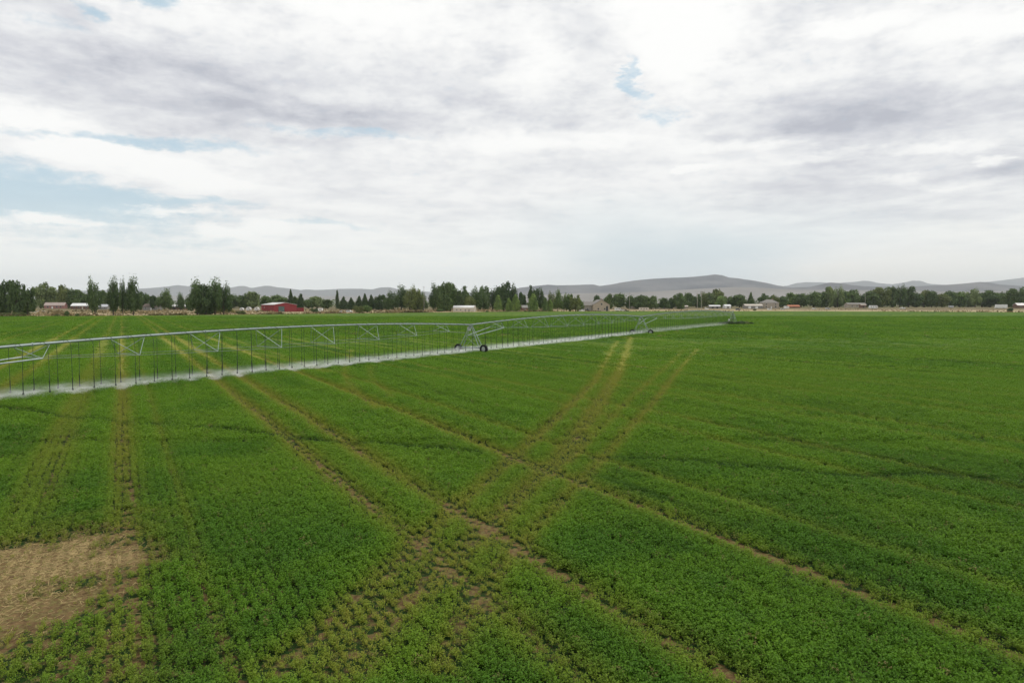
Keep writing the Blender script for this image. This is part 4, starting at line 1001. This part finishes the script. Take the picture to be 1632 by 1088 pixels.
# ---- spray: water mist leaving the nozzles
def spray():
    m=MB(); 
    m.box(-2,S[3]-4,-3.4,3.4,.06,1.45)
    mt=bpy.data.materials.new('water_mist'); mt.use_nodes=True; nt=mt.node_tree; N=nt.nodes; L=nt.links
    for n in list(N): 
        if n.type!='OUTPUT_MATERIAL': N.remove(n)
    out=N['Material Output'] if 'Material Output' in N else N.new('ShaderNodeOutputMaterial')
    pv=N.new('ShaderNodeVolumePrincipled'); pv.inputs['Color'].default_value=(.995,.998,1,1); pv.inputs['Anisotropy'].default_value=0.
    tc=N.new('ShaderNodeTexCoord'); sp=N.new('ShaderNodeSeparateXYZ'); L.new(tc.outputs['Object'],sp.inputs[0])
    def math_(op,a,b=None,c=None):
        n=N.new('ShaderNodeMath'); n.operation=op
        for i,v in enumerate((a,b,c)):
            if v is None: continue
            if hasattr(v,'links'): L.new(v,n.inputs[i])
            else: n.inputs[i].default_value=v
        return n.outputs[0]
    def rng(v,a,b,c=0,d=1,typ='SMOOTHSTEP'):
        n=N.new('ShaderNodeMapRange'); n.interpolation_type=typ; L.new(v,n.inputs[0])
        for i,q in enumerate((a,b,c,d)): n.inputs[i+1].default_value=q
        return n.outputs[0]
    x,y,z=sp.outputs
    inner=rng(x,S[2]-3,S[2]+2)                       # the last span sprays higher and thinner
    ay=math_('ABSOLUTE',y)
    across=math_('POWER',rng(math_('ABSOLUTE',math_('SUBTRACT',ay,.6)),1.5,0.),2.0)
    low=math_('MULTIPLY',math_('POWER',rng(z,1.15,.0),2.0),rng(z,.05,.12))
    hi=math_('MULTIPLY',rng(z,1.4,.6,0,.09),1.0)
    vert=math_('ADD',math_('MULTIPLY',low,math_('SUBTRACT',1.,inner)),math_('MULTIPLY',hi,inner))
    mp=N.new('ShaderNodeMapping'); mp.inputs['Scale'].default_value=(.8,1.6,4.0); L.new(tc.outputs['Object'],mp.inputs[0])
    no=N.new('ShaderNodeTexNoise'); no.inputs['Scale'].default_value=1.0; no.inputs['Detail'].default_value=4; no.inputs['Roughness'].default_value=.6; L.new(mp.outputs[0],no.inputs['Vector'])
    nz=rng(no.outputs['Fac'],.40,.66,.02,2.4,'LINEAR')
    wv=math_('MULTIPLY_ADD',math_('COSINE',math_('MULTIPLY',math_('SUBTRACT',x,1.),2*math.pi/1.42)),.32,.85)
    nz=math_('MULTIPLY',nz,wv)
    d=math_('MULTIPLY',math_('MULTIPLY',across,vert),nz)
    fade=rng(x,S[3]-4,S[3]-22)
    d=math_('MULTIPLY',math_('MULTIPLY',d,fade),1.0)
    L.new(d,pv.inputs['Density']); L.new(pv.outputs[0],out.inputs['Volume'])
    try: mt.cycles.volume_step_rate=.06
    except Exception: pass
    o=m.build('water_spray',mt); o.location=tuple(org); o.rotation_euler=(0,0,ANG)
    tag(o,'white water mist blowing from the low nozzles under the machine','water spray',kind='stuff')
spray()

# ------------------------------------------------------------------ air
HZ=bpy.data.materials.new('air'); HZ.use_nodes=True
for n in list(HZ.node_tree.nodes):
    if n.type!='OUTPUT_MATERIAL': HZ.node_tree.nodes.remove(n)
pv=HZ.node_tree.nodes.new('ShaderNodeVolumePrincipled'); pv.inputs['Color'].default_value=(.88,.94,1,1)
pv.inputs['Density'].default_value=4.0e-5
HZ.node_tree.links.new(pv.outputs[0],[n for n in HZ.node_tree.nodes if n.type=='OUTPUT_MATERIAL'][0].inputs['Volume'])
tag(MB().box(-40000,40000,-900,24500,-12,900).build('haze',HZ),kind='stuff')

# ------------------------------------------------------------------ sky
SUN_EL,SUN_AZ=R(60),R(75)     # azimuth clockwise from +Y
def world():
    w=bpy.data.worlds.new('World'); sc.world=w; w.use_nodes=True; nt=w.node_tree; N=nt.nodes; L=nt.links
    N.clear(); out=N.new('ShaderNodeOutputWorld')
    sky=N.new('ShaderNodeTexSky'); sky.sky_type='NISHITA'; sky.sun_disc=False; sky.sun_elevation=SUN_EL; sky.sun_rotation=SUN_AZ
    sky.air_density=1.0; sky.dust_density=1.5
    bs=N.new('ShaderNodeBackground'); bs.inputs['Strength'].default_value=.10; L.new(sky.outputs[0],bs.inputs[0])
    tc=N.new('ShaderNodeTexCoord'); sp=N.new('ShaderNodeSeparateXYZ'); L.new(tc.outputs['Generated'],sp.inputs[0])
    x,y,z=sp.outputs
    def mth(op,a,b=None,c=None,clamp=False):
        n=N.new('ShaderNodeMath'); n.operation=op; n.use_clamp=clamp
        for i,v in enumerate((a,b,c)):
            if v is None: continue
            if hasattr(v,'links'): L.new(v,n.inputs[i])
            else: n.inputs[i].default_value=v
        return n.outputs[0]
    def rng(v,a,b,c=0,d=1,typ='SMOOTHSTEP'):
        n=N.new('ShaderNodeMapRange'); n.interpolation_type=typ; L.new(v,n.inputs[0])
        for i,q in enumerate((a,b,c,d)): n.inputs[i+1].default_value=q
        return n.outputs[0]
    def vec(a,b,c=0.):
        n=N.new('ShaderNodeCombineXYZ')
        for i,v in enumerate((a,b,c)):
            if hasattr(v,'links'): L.new(v,n.inputs[i])
            else: n.inputs[i].default_value=v
        return n.outputs[0]
    def noise(v,s,det=6,ro=.55,dist=0.):
        n=N.new('ShaderNodeTexNoise'); n.inputs['Scale'].default_value=s; n.inputs['Detail'].default_value=det; n.inputs['Roughness'].default_value=ro; n.inputs['Distortion'].default_value=dist
        L.new(v,n.inputs['Vector']); return n
    def vm(op,a,b):
        n=N.new('ShaderNodeVectorMath'); n.operation=op
        for i,v in enumerate((a,b)):
            if hasattr(v,'links'): L.new(v,n.inputs[i])
            else: n.inputs[i].default_value=v
        return n
    az=mth('ARCTAN2',x,y); el=mth('ARCSINE',z)
    zc=mth('ADD',mth('MAXIMUM',z,0.),.07)
    P=vec(mth('DIVIDE',x,zc),mth('DIVIDE',y,zc),0.)
    q0=vec(az,el,0.)
    wn=noise(vec(mth('MULTIPLY',az,4.),mth('MULTIPLY',el,11.),2.),1.,10,.68)
    wc=vm('SUBTRACT',wn.outputs['Color'],(.5,.5,.5)).outputs[0]
    q=vm('ADD',q0,vm('MULTIPLY',wc,(.21,.075,0)).outputs[0]).outputs[0]
    N1=noise(P,.75,9,.58,.3).outputs['Fac']; N2=noise(P,2.6,8,.6,.2).outputs['Fac']
    N3=noise(vec(mth('MULTIPLY',az,7.),mth('MULTIPLY',el,26.),7.),1.,7,.6).outputs['Fac']
    N4=noise(vec(mth('MULTIPLY',az,18.),mth('MULTIPLY',el,36.),1.),1.,6,.6).outputs['Fac']
    def blobs(lst,soft=1.):
        acc=None
        for (px,py,rx,ry,a) in lst:
            A=math.atan((px-816)/FPX); ca=math.cos(A); E=math.atan((YH-py)/FPX*ca)
            d=vm('SUBTRACT',q,(A,E,0)).outputs[0]
            d=vm('MULTIPLY',d,(FPX/rx/ca**2,FPX/ry/ca,0)).outputs[0]
            ln=N.new('ShaderNodeVectorMath'); ln.operation='LENGTH'; L.new(d,ln.inputs[0])
            b=rng(ln.outputs['Value'],1.45*soft,.25,0,a)
            acc=b if acc is None else mth('ADD',acc,b)
        return acc
    dark=blobs([(20,85,170,42,.75),(230,112,170,34,.65),(420,190,260,36,.95),(600,200,160,26,.8),(300,150,260,60,.75),(120,60,170,50,.35),(700,175,110,22,.55),(60,20,120,26,.55),
        (900,175,230,40,.35),(880,40,150,50,.22),(1350,190,220,42,1.15),(1270,215,140,22,.6),(1440,165,150,55,.45),(1600,250,90,26,.75),(1330,230,120,40,.5),
        (1480,338,240,16,.6),(1230,308,120,26,.5),(1632,400,90,22,.6),(1560,290,170,26,.45),(1300,30,140,20,.25),(1620,70,60,22,.45),(1450,330,230,60,.3),(1340,262,120,24,.35),(1600,170,110,30,.35),(480,120,200,50,.25)])
    blue=blobs([(262,6,55,14,1.0),(150,28,30,14,.85),(60,42,60,12,.45),(1000,118,16,30,1.0),(1010,158,22,18,.75),(1035,190,60,14,.7),(230,232,240,11,.9),(560,222,150,8,.7),
        (50,300,170,34,1.1),(120,335,270,28,.95),(0,255,120,22,.5),(520,352,110,8,.55),(210,385,230,26,.6),(310,322,120,9,.6),(1050,60,30,6,.5)])
    white=blobs([(230,262,170,26,.8),(330,292,120,18,.5),(60,345,50,8,.9),(110,357,75,8,1.0),(240,338,110,7,.8),(345,369,60,9,.9),(425,362,42,12,1.0),(40,180,90,22,.6),(120,205,110,16,.5),
        (620,20,140,60,.6),(1070,40,110,60,.8),(1350,45,70,18,.9),(1560,45,130,18,.8),(880,230,220,16,.5),(1180,232,120,9,.6),(1400,290,60,7,.8),(1500,296,90,9,.9),(1560,258,34,8,.9),(1480,240,120,10,.6),(1090,60,50,110,.4),(860,95,60,80,.5),(160,245,110,14,.5),(1280,255,70,6,.6),(1100,269,30,5,.8)])
    cool=blobs([(1080,430,180,60,1.0),(1000,380,200,60,.6),(1290,380,160,50,.4)],1.1)
    cream=blobs([(1480,440,260,50,1.0),(1350,455,150,25,.5),(1560,360,150,18,.4)],1.1)
    # brightness of the cloud sheet
    dark=mth('DIVIDE',dark,mth('MULTIPLY_ADD',dark,.27,1.))
    dk=mth('MULTIPLY',dark,rng(N2,.30,.70,.45,1.25,'LINEAR'))
    dk=mth('ADD',dk,rng(N1,.42,.68,0,.40))
    dk=mth('ADD',dk,rng(N3,.45,.70,0,.30))
    hi_=rng(el,R(4),R(17),.35,1.)
    dk=mth('ADD',dk,mth('MULTIPLY',hi_,rng(N4,.42,.72,0,.30)))
    N5=noise(vec(mth('MULTIPLY',az,40.),mth('MULTIPLY',el,75.),4.),1.,6,.65).outputs['Fac']
    dk=mth('ADD',dk,mth('MULTIPLY',hi_,rng(N5,.40,.70,-.10,.14)))
    dk=mth('ADD',dk,rng(N2,.35,.65,-.12,.16))
    dk=mth('SUBTRACT',dk,mth('MULTIPLY',white,rng(N3,.3,.6,.5,1.1)))
    dk=mth('ADD',dk,.10)
    def ramp(v,els):
        r=N.new('ShaderNodeValToRGB'); e=r.color_ramp.elements
        e[0].position=els[0][0]; e[0].color=(*els[0][1],1); e[1].position=els[-1][0]; e[1].color=(*els[-1][1],1)
        for p,c in els[1:-1]:
            n_=e.new(p); n_.color=(*c,1)
        L.new(v,r.inputs[0]); return r.outputs[0]
    cc=ramp(mth('MULTIPLY_ADD',dk,.50,.10,clamp=True),[(0.,(1.03,1.03,1.015)),(.18,(.95,.952,.95)),(.38,(.825,.835,.855)),(.62,(.69,.70,.745)),(.80,(.60,.615,.67)),(1.,(.50,.515,.58))])
    def mixc(f,a,b):
        m=N.new('ShaderNodeMix'); m.data_type='RGBA'
        for s_,v in ((0,f),(6,a),(7,b)):
            if hasattr(v,'links'): L.new(v,m.inputs[s_])
            elif isinstance(v,tuple): m.inputs[s_].default_value=(*v,1)
            else: m.inputs[s_].default_value=v
        return m.outputs[2]
    hzn=rng(el,R(9.5),R(.5),0,.88)
    cc=mixc(hzn,cc,(1.08,1.10,1.06))
    cc=mixc(mth('MULTIPLY',cool,.62),cc,(.68,.78,.82))
    cc=mixc(mth('MULTIPLY',cream,.55),cc,(1.02,.98,.89))
    bc=N.new('ShaderNodeBackground'); bc.inputs['Strength'].default_value=1.0; L.new(cc,bc.inputs[0])
    hole=mth('ADD',blue,mth('MULTIPLY',mth('SUBTRACT',N2,.5),.9))
    hole=mth('ADD',hole,mth('MULTIPLY',mth('SUBTRACT',N5,.5),1.5))
    hole=mth('SUBTRACT',hole,mth('MULTIPLY',white,.6))
    hole=mth('MULTIPLY',rng(hole,.10,1.15),.80)
    hole=mth('MULTIPLY',hole,rng(el,R(1),R(8),.3,1.))
    # pale clear air: lift nishita with thin high veil
    veil=N.new('ShaderNodeBackground'); veil.inputs[0].default_value=(.58,.83,.96,1); 
    ms0=N.new('ShaderNodeMixShader'); ms0.inputs[0].default_value=.6; L.new(bs.outputs[0],ms0.inputs[1]); L.new(veil.outputs[0],ms0.inputs[2])
    ms=N.new('ShaderNodeMixShader'); L.new(hole,ms.inputs[0]); L.new(bc.outputs[0],ms.inputs[1]); L.new(ms0.outputs[0],ms.inputs[2])
    L.new(ms.outputs[0],out.inputs[0])
world()
sl=bpy.data.lights.new('sun','SUN'); sl.energy=1.3; sl.angle=R(12); sl.color=(1,.96,.9)
so=bpy.data.objects.new('sun',sl); col.objects.link(so)
dv=Vector((math.sin(SUN_AZ)*math.cos(SUN_EL),math.cos(SUN_AZ)*math.cos(SUN_EL),math.sin(SUN_EL)))
so.rotation_euler=dv.to_track_quat('Z','Y').to_euler(); so.location=(0,0,60)

# ------------------------------------------------------------------ render settings
sc.render.engine='CYCLES'
vs=sc.view_settings; vs.view_transform='Standard'; vs.look='None'; vs.gamma=1; vs.exposure=0; vs.use_curve_mapping=False
cy=sc.cycles; cy.use_denoising=True; cy.max_bounces=8; cy.volume_bounces=4; cy.transparent_max_bounces=16
cy.volume_max_steps=1024
